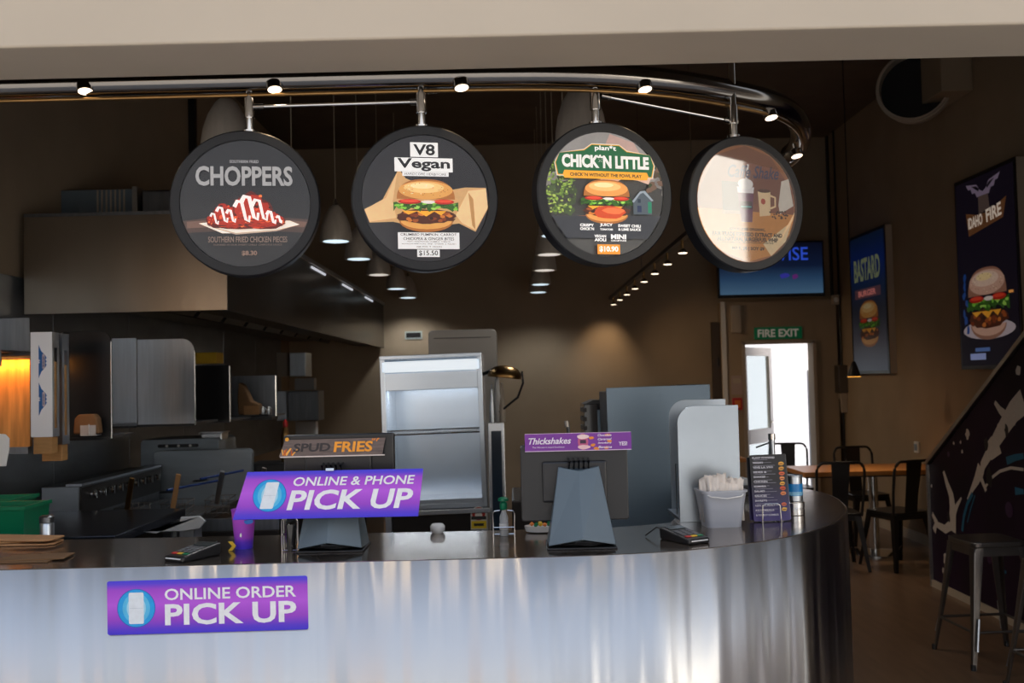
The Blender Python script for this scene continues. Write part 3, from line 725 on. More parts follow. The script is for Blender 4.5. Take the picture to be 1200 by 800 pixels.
for i, (px, py, d) in enumerate(spots):
    p = at(px, py, d)
    s = thing('spot_lamp', 'small chrome spot lamp under the curved tube, ' + names[i], 'lamp', (p.x, p.y, p.z), rot=(math.radians(-12), math.radians(-8), 0), group='spot lamps on the curved tube')
    MB().lathe([(.0225, 0), (.0235, .004), (.0225, .022), (.012, .030), (0, .031)], 20).build('lamp_head', M['tube'], s, smooth=40)
    MB().lathe([(0, -.001), (.0195, -.001), (.0195, .002)], 20).build('lens', M['lamp_warm'], s)
    MB().tube([(0, 0, .028), (0, 0, .05)], .005, 8).build('mount', M['chrome'], s)
    ld = bpy.data.lights.new('spot', 'SPOT'); ld.energy = 3.2; ld.color = (1, .72, .42); ld.spot_size = math.radians(95); ld.spot_blend = .8; ld.shadow_soft_size = .02
    lo = bpy.data.objects.new('spot_light', ld); COL.objects.link(lo); lo.parent = s; lo.location = (0, 0, -.006)

# hanging posts and rods
posts = [at(294, 125, 2.985), at(496, 118, 2.98), at(700, 112, 2.99), at(861, 140, 3.22)]
PD = [(125, 2.985), (118, 2.98)]
def sign(label, cpx, cpy, d, dia, yaw, post_px, ztop, art):
    sc_ = .93; dia = .443
    c = at(cpx, cpy, d)
    s = thing('round_sign', label, 'sign', (c.x, c.y, c.z), math.radians(yaw), 'round menu signs over the counter')
    s.scale = (sc_,) * 3
    R = dia / 2; n = 64
    m4 = Matrix.Rotation(PI / 2, 4, 'X')
    MB().lathe([(R - .030, .022), (R - .028, .030), (R - .004, .030), (R, .026), (R, -.026), (R - .004, -.030), (R - .028, -.030), (R - .03, -.022), (R - .03, .022)], n, mtx=m4).build('rim', M['frame_black'], s, smooth=35)
    px = (at(post_px, cpy, d).x - c.x) / sc_
    b = MB(); b.tube([(px, 0, R - .01), (px, 0, (ztop - c.z) / sc_)], .0125, 14); b.tube([(px, 0, R + .045), (px, 0, R + .105)], .0165, 14)
    b.tube([(px, 0, R - .004), (px, 0, R + .006)], .022, 14)
    b.build('hanging_post', M['chrome'], s, smooth=40)
    art(s, R - .03)
    cv = MB(); cv.add([((R - .029) * math.cos(2 * PI * k / 48), -.0325, (R - .029) * math.sin(2 * PI * k / 48)) for k in range(48)], [tuple(range(48))])
    cv.build('clear_cover', M['cover_gloss' if art is art4 else 'cover'], s)
    return s
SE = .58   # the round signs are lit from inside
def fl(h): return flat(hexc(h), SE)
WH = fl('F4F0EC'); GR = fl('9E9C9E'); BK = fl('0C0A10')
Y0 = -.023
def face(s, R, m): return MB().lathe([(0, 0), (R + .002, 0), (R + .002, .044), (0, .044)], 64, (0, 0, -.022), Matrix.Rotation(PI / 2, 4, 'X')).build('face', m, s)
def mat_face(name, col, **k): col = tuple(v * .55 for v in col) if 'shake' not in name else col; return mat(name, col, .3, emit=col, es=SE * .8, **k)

def art1(s, R):
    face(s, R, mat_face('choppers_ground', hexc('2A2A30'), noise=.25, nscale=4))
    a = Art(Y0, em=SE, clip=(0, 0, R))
    a.poly([(-R, -.055), (-.1, -.042), (0, -.04), (.1, -.042), (R, -.05), (R, -.10), (.1, -.085), (0, -.08), (-.1, -.085), (-R, -.10)], hexc('4A3833'))
    a.poly([(-.9 * R, -.055), (-.1, -.05), (.12, -.05), (.95 * R, -.056), (.9 * R, -.072), (.0, -.066), (-.9 * R, -.075)], hexc('6E5146'))
    a.poly([(-R * .72, -.060), (-.045, -.050), (.13, -.052), (R * .83, -.064), (.09, -.080), (-.03, -.090), (-.07, -.090)], hexc('F1E2D2'))
    a.poly([(-R * .72, -.060), (-.03, -.089), (.09, -.080), (R * .83, -.064), (.09, -.084), (-.03, -.094)], hexc('B9A18E'))
    rnd = random.Random(5); U = .014
    lumps = ((-.092, -.066, .024, .020), (-.066, -.046, .030, .032), (-.034, -.052, .032, .030), (-.006, -.034, .030, .040), (.022, -.026, .036, .046), (.050, -.044, .030, .038), (.080, -.062, .026, .022), (.104, -.068, .014, .014), (-.03, -.078, .07, .016), (.05, -.078, .055, .016))
    for j, (cx, cz, rx, rz) in enumerate(lumps):
        cz += U; a.ell(cx, cz, rx, rz, hexc('5A1006'), 22, wob=.12, seed=j); a.ell(cx - .002, cz + .003, rx * .84, rz * .84, hexc('A8220C'), 20, wob=.14, seed=j + 9)
        for q in range(16): a.ell(cx + rnd.uniform(-.75, .75) * rx, cz + rnd.uniform(-.75, .75) * rz, rx * rnd.uniform(.08, .2), rz * rnd.uniform(.06, .13), hexc(rnd.choice(['E8592A', 'F07A3A', '7A1A0A', '3A0A04', 'C83A18', 'D84820'])), 8, wob=.35, seed=q)
    for x_, z_, w_, h_ in ((-.092, -.062, .007, .030), (-.070, -.050, .009, .042), (-.044, -.054, .009, .034), (-.012, -.040, .012, .058), (.010, -.030, .014, .066), (.040, -.036, .011, .058), (.074, -.058, .010, .034), (.098, -.064, .007, .02)):
        z_ += U; a.band([(x_ - h_ * .35, z_ + h_ * .25), (x_ - h_ * .2, z_ + h_ * .55), (x_ + h_ * .02, z_ + h_ * .5), (x_ + h_ * .12, z_ + h_ * .05), (x_ + h_ * .22, z_ - h_ * .40), (x_ + h_ * .38, z_ - h_ * .52), (x_ + h_ * .42, z_ - h_ * .2)], w_, hexc('FBEFEA'), w_ * .55)
    a.build('chicken_picture', s)
    text(s, 'SOUTHERN FRIED', .085, .009, -.002, .126, GR, y=a.front, bold=.02)
    text(s, 'CHOPPERS', .285, .060, -.002, .082, fl(('A09E9E')), y=a.front, bold=.03)
    text(s, 'SOUTHERN FRIED CHICKEN PIECES', .232, .018, .006, -.110, fl(('7E6A60')), y=a.front, bold=.02)
    text(s, 'DUNKED IN OUR SWEET CHILLI  CHIPOTLE SAUCE', .20, .005, .006, -.126, fl(('7E6A60')), y=a.front)
    text(s, '$8.30', .045, .016, .01, -.152, fl(('8A6E60')), y=a.front, bold=.03)
def art2(s, R):
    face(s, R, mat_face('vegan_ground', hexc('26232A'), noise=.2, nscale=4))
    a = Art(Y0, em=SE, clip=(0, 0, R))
    a.poly([(-.185, -.035), (-.165, -.025), (-.13, -.005), (-.08, .088), (-.06, .06), (.04, .02), (.12, .035), (.185, .035), (.192, -.03), (.15, -.10), (.10, -.075), (.03, -.085), (-.05, -.082), (-.10, -.072), (-.17, -.075)], hexc('C79A66'))
    a.poly([(-.185, -.035), (-.165, -.025), (-.12, .0), (-.085, .08), (-.10, -.01), (-.09, -.06), (-.17, -.072)], hexc('DDB37E'))
    a.poly([(.09, -.05), (.13, .025), (.185, .032), (.19, -.025), (.15, -.095), (.11, -.075)], hexc('E2BC88'))
    a.poly([(-.09, -.06), (.09, -.06), (.07, -.085), (-.07, -.08)], hexc('5A3416')); a.poly([(.13, .02), (.14, -.08), (.15, -.095), (.145, 0)], hexc('B5834E'))
    a.burger(0, -.018, .205, seed=5)
    for (x_, z_, w_, h_) in ((-.003, .147, .084, .044), (-.005, .101, .176, .042), (0, .073, .140, .013)): a.box(x_, z_, w_, h_, hexc('ECEAE8'))
    a.box(.006, -.129, .186, .050, hexc('E4E0DE')); a.box(.004, -.167, .068, .022, hexc('E4E0DE'))
    a.build('burger_picture', s)
    y = a.front
    text(s, 'V8', .066, .034, -.003, .147, BK, y=y, bold=.03); text(s, 'Vegan', .160, .039, -.005, .101, BK, y=y, bold=.03)
    text(s, 'HARDCORE HERBIVORE', .126, .008, 0, .073, BK, y=y)
    for k, (q, w_, h_) in enumerate((('CRUMBED PUMPKIN, CARROT', .155, .009), ('CHICKPEA & GINGER BITES', .14, .009), ('WITH TRADITIONAL HUMMUS, TOMATO', .12, .004), ('ALFALFA SPROUTS, RED ONION & RELISH', .15, .004), ('ASK FOR IT VEGAN', .07, .004))):
        text(s, q, w_ * 1.1, h_, .006, -.111 - [0, .012, .021, .028, .036][k], BK, y=y, bold=.01)
    text(s, '$15.50', .058, .017, .004, -.167, BK, y=y, bold=.015)
def art3(s, R):
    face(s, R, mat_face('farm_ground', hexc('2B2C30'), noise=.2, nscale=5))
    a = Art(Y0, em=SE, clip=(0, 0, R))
    top = [(R * math.cos(t_), R * math.sin(t_)) for t_ in [PI * i / 30 for i in range(31)]]
    a.poly([(x_, max(z_, .0)) for x_, z_ in top], hexc('7C7672'))
    a.poly([(x_, z_) for x_, z_ in top if z_ > .05] + [(-.10, .06), (.16, .04)], hexc('8C8784'))
    a.poly([(.02, R * .98), (.10, R * .85), (.165, .05), (.02, .04), (-.02, .1)], hexc('B5948A')); a.poly([(-.01, .06), (.16, .07), (.14, .02), (-.02, .02)], hexc('E0B8A4'))
    a.poly([(-.10, .045), (-.04, .05), (.03, .035), (.06, .05), (.11, .045), (R, .02), (R, -.06), (-R, -.07), (-R, .02)], hexc('1E1D1C'))
    rnd = random.Random(8)
    for i in range(34):
        u = rnd.uniform(0, 1); a.ell(-.150 + rnd.uniform(-.04, .05) * (1.1 - abs(u - .45)), -.06 + .15 * u, rnd.uniform(.010, .018), rnd.uniform(.008, .014), hexc(rnd.choice(['26380F', '1E2C0C', '33481A'])), 9, wob=.35, seed=i)
    for i in range(190):
        u = rnd.uniform(0, 1); a.ell(-.152 + rnd.uniform(-.04, .055) * (1.1 - abs(u - .45)), -.06 + .155 * u, rnd.uniform(.002, .0065), rnd.uniform(.002, .005), hexc(rnd.choice(['6E8A2A', '8CA83E', 'A8B850', '4E6A1E', '2E4214', '5C7A28'])), 6, wob=.4, seed=i + 100)
    for i in range(26): a.ell(.155 + rnd.uniform(-.02, .03), .05 + rnd.uniform(-.04, .06), rnd.uniform(.006, .013), .008, hexc(rnd.choice(['2E3A1E', '4A3A2A', '6A5040'])), 7, wob=.3, seed=i)
    a.poly([(-R * .9, -.075), (-.05, -.068), (-.05, -.078), (-R * .88, -.082)], hexc('A85A22'))
    a.poly([(.088, -.025), (.115, .006), (.125, .008), (.150, -.02), (.150, -.062), (.088, -.062)], hexc('48525A')); a.poly([(.084, -.022), (.112, .01), (.128, .012), (.156, -.018), (.150, -.02), (.122, .006), (.112, .002), (.09, -.026)], hexc('8E98A0')); a.box(.108, -.02, .01, .012, hexc('1C2A3A')); a.box(.108, -.045, .014, .02, hexc('1C2A4A')); a.box(.143, -.04, .012, .035, hexc('1E7A5A'))
    a.poly([(-R, -.078), (R, -.07), (R, -.2), (-R, -.2)], hexc('303238'))
    a.burger(.0, -.022, .175, seed=8, bun='E0974C', hi='F0B870', seeds=False)
    a.ell(.008, -.058, .05, .02, hexc('C84418'), 16, wob=.12); a.ell(.02, -.053, .034, .01, hexc('E8703A'), 12, wob=.2)
    # green banner
    def ban(g, c):
        a.poly([(-.155 - g, .055 - g), (.15 + g, .055 - g), (.158 + g, .09), (.15 + g, .125 + g), (.07, .130 + g), (.045, .148 + g), (-.045, .148 + g), (-.07, .130 + g), (-.155 - g, .125 + g), (-.162 - g, .09)], c)
    ban(.005, hexc('D8CFBE')); ban(.0025, hexc('D89A2A')); ban(.0, hexc('115A34'))
    a.poly([(-.135, .044), (.135, .044), (.14, .056), (.135, .068), (-.135, .068), (-.14, .056)], hexc('E8A028'))
    a.box(.002, -.172, .074, .030, hexc('E8902A'))
    a.build('farm_picture', s)
    y = a.front
    text(s, 'plan*t', .07, .020, 0, .138, WH, y=y, bold=.02)
    text(s, "CHICK*N LITTLE", .285, .042, 0, .098, fl(('E4E0DA')), y=y, bold=.05)
    text(s, "CHICK*N WITHOUT THE FOWL PLAY", .235, .011, 0, .056, fl(('22241C')), y=y, bold=.03)
    for (q, w_, h_, x_, z_) in (('CRISPY', .045, .009, -.067, -.099), ('CHICK*N', .045, .009, -.067, -.110), ('JUICY', .042, .011, -.004, -.098), ('TOMATOES', .042, .006, -.004, -.111), ('SWEET CHILI', .075, .009, .072, -.099), ('& LIME SAUCE', .075, .008, .072, -.110), ('VEGAN', .038, .009, -.025, -.132), ('AIOLI', .038, .010, -.025, -.143), ('MINI', .05, .015, .035, -.133), ('COS LETTUCE', .05, .005, .035, -.145)):
        text(s, q, w_, h_, x_, z_, WH, y=y, bold=.04)
    text(s, '$10.90', .062, .019, .002, -.172, fl(('F2ECE0')), y=y, bold=.04)
def art4(s, R):
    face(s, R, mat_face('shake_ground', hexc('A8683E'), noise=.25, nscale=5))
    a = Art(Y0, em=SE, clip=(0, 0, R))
    a.poly([(-R, .02), (-.12, .16), (0, .19), (.10, .16), (R, .05), (R, -.03), (-R, -.02)], hexc('7A4632')); a.poly([(.0, .10), (.15, .09), (.19, .0), (.0, -.0)], hexc('6A3A2C'))
    a.poly([(-R, -.02), (R, -.03), (.17, -.1), (.1, -.17), (0, -.19), (-.12, -.155), (-.17, -.09)], hexc('C9853E')); a.poly([(.06, -.13), (.18, -.05), (.19, -.02), (.15, -.12), (.09, -.17)], hexc('E8CDA0'))
    a.box(-.055, .02, .075, .10, hexc('3A3A3E')); a.box(-.055, -.03, .075, .012, hexc('88705E'))
    a.poly([(-.035, .055), (.03, .055), (.02, -.06), (-.022, -.06)], hexc('5A2450')); a.poly([(-.036, .055), (.031, .055), (.028, .035), (-.033, .035)], hexc('E8E0E0')); a.ell(-.002, .065, .03, .018, hexc('F0EAE6'), 16); a.band([(0, .07), (.01, .13)], .007, hexc('E8E4E0'))
    a.box(-.002, -.005, .048, .025, hexc('2A1A30')); a.box(-.002, -.01, .04, .005, hexc('4AA0A0'))
    a.poly([(.045, .045), (.095, .045), (.092, -.035), (.05, -.04)], hexc('E8C89A')); a.band([(.094, .03), (.113, .025), (.112, -.005), (.093, -.012)], .007, hexc('E8C89A')); a.ell(.07, .045, .026, .006, hexc('3A1C10'), 14); a.ell(.065, .01, .009, .01, hexc('A83A2A'), 10)
    a.poly([(.14, .08), (.17, .09), (.185, .0), (.13, -.03), (.125, .0)], hexc('D9CFC0'))
    rnd = random.Random(3)
    for i in range(30): a.ell(rnd.uniform(.09, .16), rnd.uniform(-.045, -.02), .004, .003, hexc('2E160C'), 6)
    a.build('shake_picture', s); y = a.front; D = fl(('08060C'))
    text(s, 'Caffe Shake', .20, .042, .03, .105, fl(('18244C')), y=y, shear=.35, bold=.02)
    for (q, w_, h_, z_) in (('GOOD JOES ORGANIC,', .14, .011, -.085), ('FAIR TRADE ESPRESSO EXTRACT AND', .27, .014, -.101), ('ALL NATURAL BURGERFUEL WHIP', .235, .014, -.117), ('MADE WITH REAL VANILLA BEAN AND FROZEN DAIRY, SHAKEN THICK', .20, .004, -.128), ('MILK $8 | SOY $9', .125, .014, -.148)):
        text(s, q, w_, h_, .0, z_, D, y=y, bold=.045)
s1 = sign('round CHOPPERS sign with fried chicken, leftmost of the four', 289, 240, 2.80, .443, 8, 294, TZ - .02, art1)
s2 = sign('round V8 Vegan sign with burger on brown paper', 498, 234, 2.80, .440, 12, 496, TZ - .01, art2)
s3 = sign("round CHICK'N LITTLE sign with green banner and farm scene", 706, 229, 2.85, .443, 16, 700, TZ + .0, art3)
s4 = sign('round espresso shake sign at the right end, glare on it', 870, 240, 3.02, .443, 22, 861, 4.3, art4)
for i, (a_, b_, lab) in enumerate(((at(297, 125, 2.80), at(493, 119, 2.80), 'thin chrome brace rod between the first and second sign posts'), (at(500, 106, 2.82), at(694, 100, 2.86), 'thin chrome brace rod between the second and third sign posts'), (at(704, 112, 2.86), at(858, 142, 3.02), 'thin chrome brace rod between the third and fourth sign posts'))):
    t = thing('brace_rod', lab, 'rod', a_, group='rods bracing the sign posts'); v = b_ - a_
    MB().tube([(0, 0, 0), v], .0055, 8).build('rod', M['chrome'], t, smooth=50)
    b = MB(); u = v.normalized(); b.tube([(0, 0, 0), u * .03], .010, 10); b.build('clamp', M['tube'], t, smooth=50)
    b = MB(); b.tube([v - u * .03, v], .010, 10); b.build('clamp', M['tube'], t, smooth=50)

# ================================================================ PENDANTS
def pendant(label, x, y, zb, warm, grp):
    t = thing('pendant_lamp', label, 'lamp', (x, y, zb), group=grp)
    return t
proto = {}
ordw = ['nearest', 'second', 'third', 'fourth', 'fifth', 'sixth', 'farthest']
def prow(x, ds, side, cool):
    for i, d in enumerate(ds):
        lab = '%s grey bell pendant lamp in the %s row' % (ordw[i] if i < len(ds) - 1 else 'farthest', side)
        k = cool[i]
        if k not in proto:
            t = thing('pendant_lamp', lab, 'lamp', (x, d, 2.55), group='bell pendants over the kitchen')
            MB().lathe([(.106, 0), (.107, .006), (.104, .05), (.094, .11), (.074, .17), (.046, .22), (.018, .245)], 32).build('lamp_shade', M['pendant'], t, smooth=50)
            MB().lathe([(.018, .243), (.016, .262), (.006, .285)], 16).build('cap', M['chrome'], t, smooth=50)
            MB().lathe([(0, -.004), (.06, -.003), (.102, .002), (.102, .004), (0, .004)], 32).build('diffuser', k, t, smooth=50)
            MB().tube([(0, 0, .28), (0, 0, ZC - 2.55)], .003, 6).build('cord', M['cord'], t)
            proto[k] = t
        else: copy_tree(proto[k], lab, (x, d, 2.55))
        if i % 2 == 0:
            ld = bpy.data.lights.new('pendant_light', 'SPOT'); ld.energy = 26; ld.color = (.9, .9, .88); ld.spot_size = math.radians(140); ld.spot_blend = .6; ld.shadow_soft_size = .09
            lo = bpy.data.objects.new('pendant_light', ld); COL.objects.link(lo); lo.location = (x, d, 2.53)
C_, S_ = M['lamp_cool'], M['lamp_soft']
prow(-1.16, [4.08, 5.3, 6.62, 7.6, 8.75, 10.1, 11.2], 'left', [C_, S_, C_, C_, S_, C_, C_])
prow(.30, [4.0, 5.3, 6.6, 7.6, 8.7, 10.0, 10.9], 'middle', [S_, S_, C_, S_, S_, C_, C_])

# ---- ceiling track with spots on the right
trk = thing('track_rail', 'black track rail of small spots running back on the right', 'rail', (1.15, 6.0, 2.50))
MB().box(-.018, .018, -.1, 5.5, 0, .03).build('rail_body', M['black'], trk)
b = MB()
for y in (.2, 2.7, 5.0): b.tube([(0, y, .03), (0, y, ZC - 2.5)], .004, 6)
b.build('hanger_rods', M['chrome'], trk)
p0 = None
for i in range(8):
    lab = 'small warm track spot, %s along the right-hand rail' % (['nearest', 'second', 'third', 'fourth', 'fifth', 'sixth', 'seventh', 'farthest'][i])
    loc = (1.15, 6.6 + .65 * i, 2.415)
    if i == 0:
        p0 = thing('track_spot', lab, 'lamp', loc, group='spots on the right-hand rail')
        MB().lathe([(.031, .0), (.032, .004), (.024, .018), (.012, .03)], 18).build('lamp_head', M['chrome'], p0, smooth=40)
        MB().lathe([(0, -.002), (.029, -.002), (.029, .001)], 18).build('lens', M['lamp_warm'], p0)
        MB().tube([(0, 0, .03), (0, 0, .086)], .010, 10).build('mount', M['brass'], p0)
    else: copy_tree(p0, lab, loc)
for i, en, aim in ((0, 16, (1.1, -.6, -2.4)), (1, 16, (1.6, .4, -2.4)), (3, 24, (1.5, .4, -2.0)), (5, 26, (1.8, .4, -1.5)), (6, 16, (1.6, 1.0, -1.2)), (7, 14, (-.15, .75, -1))):
    ld = bpy.data.lights.new('track_light', 'SPOT'); ld.energy = en; ld.color = (1, .70, .42); ld.spot_size = math.radians(75 if i == 7 else 95); ld.spot_blend = 1.0; ld.shadow_soft_size = .05
    lo = bpy.data.objects.new('track_light', ld); COL.objects.link(lo); lo.location = (1.15, 6.6 + .65 * i, 2.405)
    lo.rotation_euler = Vector(aim).to_track_quat('-Z', 'Y').to_euler()

# ================================================================ KITCHEN, LEFT
hd = thing('extractor_hood', 'large stainless steel extractor hood over the cook line', 'hood')
hx = -1.485
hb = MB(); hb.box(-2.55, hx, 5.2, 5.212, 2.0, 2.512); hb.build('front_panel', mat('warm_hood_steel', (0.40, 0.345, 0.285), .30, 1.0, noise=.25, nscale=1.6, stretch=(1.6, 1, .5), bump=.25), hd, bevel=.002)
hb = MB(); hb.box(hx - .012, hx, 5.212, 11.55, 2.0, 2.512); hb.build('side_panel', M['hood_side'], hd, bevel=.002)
hb = MB(); hb.box(-2.55, hx, 5.2, 11.55, 2.512, 2.53); hb.build('top_panel', M['steel_dark'], hd)
hb = MB(); hb.box(hx - .30, hx - .012, 5.212, 11.5, 2.03, 2.05); hb.box(-2.55, -2.3, 5.212, 11.5, 2.1, 2.12); hb.build('gutter', M['black_metal'], hd)
y = 5.4
fm = MB()
for i in range(10): 
    o = MB().box(-.02, .02, 0, .52, -.25, .25).build('grease_filter', M['black_metal'], hd, (-1.95, y, 2.27), (0, math.radians(38), 0)); y += .6
for i in range(3):  # white reflections on the hood side, made as glowing strips
    MB().box(-.003, .003, 0, .55, -.008, .008).build('reflection_strip', mat('reflection_white', (.8, .8, .85), .3, emit=(.8, .82, .9), es=.7) if i == 0 else bpy.data.materials['reflection_white'], hd, (hx + .004, 7.4 + 1.35 * i, 2.475), bevel=.001)
MB().box(hx, hx + .014, 5.20, 11.55, 2.50, 2.53).build('edge_rail', M['steel_h'], hd)
# duct box on the hood
x0, x1, z0, z1 = rect(66, 222, 160, 258, 5.75)
db = thing('duct_box', 'ribbed steel duct box lying on top of the hood', 'duct', ((x0 + x1) / 2, 5.75, 2.53))
w = x1 - x0; MB().box(-w / 2, w / 2, 0, .6, 0, z1 - 2.53).build('duct_body', M['slate'], db, bevel=.006)
for i in range(7): MB().box(-.004, .004, -.008, .002, .004, z1 - 2.535).build('rib', M['skirt'], db, (w * (.02 + .055 * i), 0, 0))
MB().box(w / 2 - .02, w / 2 + .01, -.015, .6, 0, z1 - 2.52).build('end_flange', M['steel_h'], db)
tag(MB().box(x1 + .03, x1 + .62, 5.75, 6.4, 2.532, z1 - .01).build('filter_box', M['steel_dark'], bevel=.01), 'dull steel box right of the ribbed duct box on the hood', 'box')

# dispensers at far left
def dispenser(label, x0, y0, x1, y1, d, dep, logo, blockpx):
    a0, a1, b0, b1 = rect(x0, y0, x1, y1, d)
    t = thing('box_dispenser', label, 'dispenser', ((a0 + a1) / 2, d, b0)); w, h = a1 - a0, b1 - b0
    if logo: MB().box(-w / 2, w / 2, 0, .004, 0, h).build('front_panel', mat('white_steel', (.85, .85, .90), .3), t)
    else:
        b = MB(); b.box(-w / 2, -w * .28, 0, .004, 0, h); b.box(w * .28, w / 2, 0, .004, 0, h); b.box(-w * .28, w * .28, 0, .004, h * .9, h); b.build('front_panel', M['steel'], t)
    # side plate with a viewing slot
    b = MB(); b.box(w / 2 - .003, w / 2, .004, dep * .3, 0, h); b.box(w / 2 - .003, w / 2, dep * .7, dep, 0, h); b.box(w / 2 - .003, w / 2, dep * .3, dep * .7, 0, h * .08); b.box(w / 2 - .003, w / 2, dep * .3, dep * .7, h * .85, h)
    b.box(-w / 2, -w / 2 + .003, .004, dep, 0, h); b.box(-w / 2, w / 2, dep - .003, dep, 0, h); b.build('casing', M['steel'], t)
    MB().box(-w / 2 + .006, w / 2 - .006, .008, dep - .006, -.072, h * .72).build('carton_stack', M['wood'], t, bevel=.002)
    MB().tube([(0, dep + .004, h * .8), (XL + .016 - (a0 + a1) / 2, dep + .004, h * .8)], .01, 8).build('wall_bracket', M['steel_dark'], t)
    if logo:
        bl = hexc('1560A8')
        for k in (0, 1):
            a = Art(-.0008); cz = h * (.72 - .36 * k)
            def V(pts): return [(w * (.10 + u), cz + h * v) for u, v in pts]
            a.poly(V([(-.22, .16), (-.10, .10), (.10, .055), (.16, .03), (.10, .02), (.16, 0), (.10, -.02), (.16, -.03), (.10, -.055), (-.10, -.10), (-.22, -.16), (-.22, -.02), (-.14, -.01), (-.22, 0), (-.14, .01), (-.22, .02)]), bl)
            a.poly(V([(-.04, .07), (.06, .07), (.07, .06), (.07, -.06), (.06, -.07), (-.04, -.07), (-.05, -.06), (-.05, .06)]), hexc('C8B8C4'))
            a.build('wing_logo', t)
            text(t, 'BURGER', h * .10, w * .06, w * .11, cz, flat(hexc('30406A')), y=-.0016, rot=PI / 2, bold=.03)
    return t
dispenser('white fronted carton dispenser with two blue wing logos', 36, 389, 61, 512, 4.25, .07, True, None)
dispenser('bare steel carton dispenser right behind the white fronted one', 46, 391, 73, 521, 4.36, .07, False, None)
# backing panel, orange glow and streaks painted into its steel, + heat lamp
x0, x1, z0, z1 = rect(-40, 415, 35, 524, 4.45)
hp_ = thing('heated_cabinet', 'steel warming cabinet tinted with orange glow at the far left', 'cabinet', ((x0 + x1) / 2, 4.45, z0))
w, h = x1 - x0, z1 - z0
MB().box(-w / 2, w / 2, 0, .02, 0, h).build('rear_panel', mat('orange_glow_steel', (.85, .42, .13), .40, .7, noise=.5, nscale=4, stretch=(8, 1, .8)), hp_)
MB().box(-w / 2, w / 2, -.25, .02, h, h + .01).build('canopy', M['steel_dark'], hp_)
MB().box(-w / 2, w / 2, -.02, .03, -.03, 0).build('bottom_rail', M['steel_dark'], hp_)
MB().box(-w / 2, w / 2, -.25, -.244, h - .06, h).build('canopy_lip', M['steel_dark'], hp_)
MB().tube([(-.08, -.20, h - .015), (.10, -.20, h - .015)], .006, 8).build('heat_lamp', M['lamp_orange'], hp_)
MB().box(-w / 2, w / 2, .0, .02, h + .012, h + .16).build('upper_panel', M['steel_dark'], hp_)
ld = bpy.data.lights.new('heat_light', 'AREA'); ld.energy = 1.2; ld.color = (1, .36, .06); ld.size = .2; ld.size_y = .03; ld.shape = 'RECTANGLE'
lo = bpy.data.objects.new('heat_light', ld); COL.objects.link(lo); lo.parent = hp_; lo.location = (.0, -.12, h - .04); lo.rotation_euler = Vector((0, .9, -1)).to_track_quat('-Z', 'Y').to_euler()
# paper docket hanging far left
p = at(3, 527, 4.0); tag(MB().prism([(-.05, .07), (.012, .062), (.028, .045), (.026, 0), (.014, -.065), (-.05, -.065)], -.002, .002).build('order_docket', M['white'], None, (p.x, p.y, p.z)), 'white paper docket hanging at the left edge', 'paper')

# row of wall-shelf bays
def bay(label, x0, y0, x1, y1, d, dep, m, rad, edge=True):
    a0, a1, b0, b1 = rect(x0, y0, x1, y1, d)
    t = thing('shelf_bay', label, 'shelf', ((a0 + a1) / 2, d, b0)); w, h = a1 - a0, b1 - b0
    MB().prism(rbox(w, h, rad, 8, 0, h / 2, '0010'), 0, .012).build('end_panel', m, t, bevel=.002)
    MB().box(XL + .016 - (a0 + a1) / 2, w / 2 - .005, .012, dep, 0, .012).build('shelf_board', M['steel_dark'], t)
    if edge: MB().tube([(w / 2, .004, 0), (w / 2, .004, h - rad)], .005, 8).build('edge_rod', M['chrome'], t)
    MB().box(-w / 2, w / 2, -.012, .0, -.006, .006).build('front_lip', M['black'], t)
    return t, w, h
bgm = mat('black_panel', (.02, .02, .022), .28, .4, noise=.3, nscale=4)
t, w, h = bay('black shelf end with rounded corner right of the dispensers', 74, 388, 130, 514, 4.62, .3, bgm, .05)
p = at(104, 508, 4.58)
kb = thing('kraft_tray', 'brown kraft carton in a clear holder on the black shelf end', 'carton', (p.x, p.y - .03, p.z))
MB().prism([(-.06, 0), (.06, 0), (.052, .07), (.035, .09), (-.035, .09), (-.055, .07)], 0, .05).build('carton', M['kraft_dark'], kb, bevel=.008)
b = MB(); b.box(-.02, .05, -.014, -.010, -.005, .04); b.box(.018, .022, -.02, -.014, -.005, .045); b.box(-.02, .05, -.014, .05, -.008, -.004); b.build('clip_holder', M['clear'], kb)
t, w, h = bay('flat steel shelf back panel between black end and rounded locker', 131, 396, 160, 500, 5.7, .05, M['steel'], .005, False)
t, w, h = bay('large brushed steel locker with rounded top corner', 161, 397, 228, 498, 5.6, .45, M['steel'], .07)
t, w, h = bay('dark glossy shelf end right of the rounded steel locker', 229, 428, 269, 494, 6.1, .5, bgm, .005)
t, w, h = bay('dull steel shelf end holding the kraft bag and boxes', 272, 440, 323, 488, 6.9, .3, M['steel_dark'], .005)
p = at(286, 486, 6.7); bgk = thing('kraft_bag', 'leaning brown kraft bag in front of the far steel shelf end', 'bag', (p.x, p.y, p.z))
MB().prism([(-.04, 0), (.10, 0), (.105, .07), (.05, .09), (.0, .20), (-.035, .22), (-.045, .1)], 0, .08).build('bag_body', M['kraft_dark'], bgk, bevel=.01)
MB().box(.0, .10, -.004, 0, .0, .06).build('front_pocket', M['kraft'], bgk)
for i, px in enumerate((302, 308, 315)):
    p = at(px, 486, 6.75); tag(MB().lathe([(.018, 0), (.02, .01), (.02, .045), (.015, .05), (.015, .056)], 12).build('steel_shaker', M['steel_light'] if i else M['black'], None, tuple(p), smooth=40), ['black shaker beside the kraft bag on the far shelf', 'steel shaker in the middle beside the kraft bag', 'steel shaker right of the middle one by the kraft bag'][i], 'shaker')
p = at(296, 488, 6.8); tag(MB().box(XL + .016 - p.x, .16, -.12, .05, -.02, 0).build('shelf_ledge', M['black'], None, tuple(p)), 'black ledge carrying the kraft bag and shakers', 'shelf')
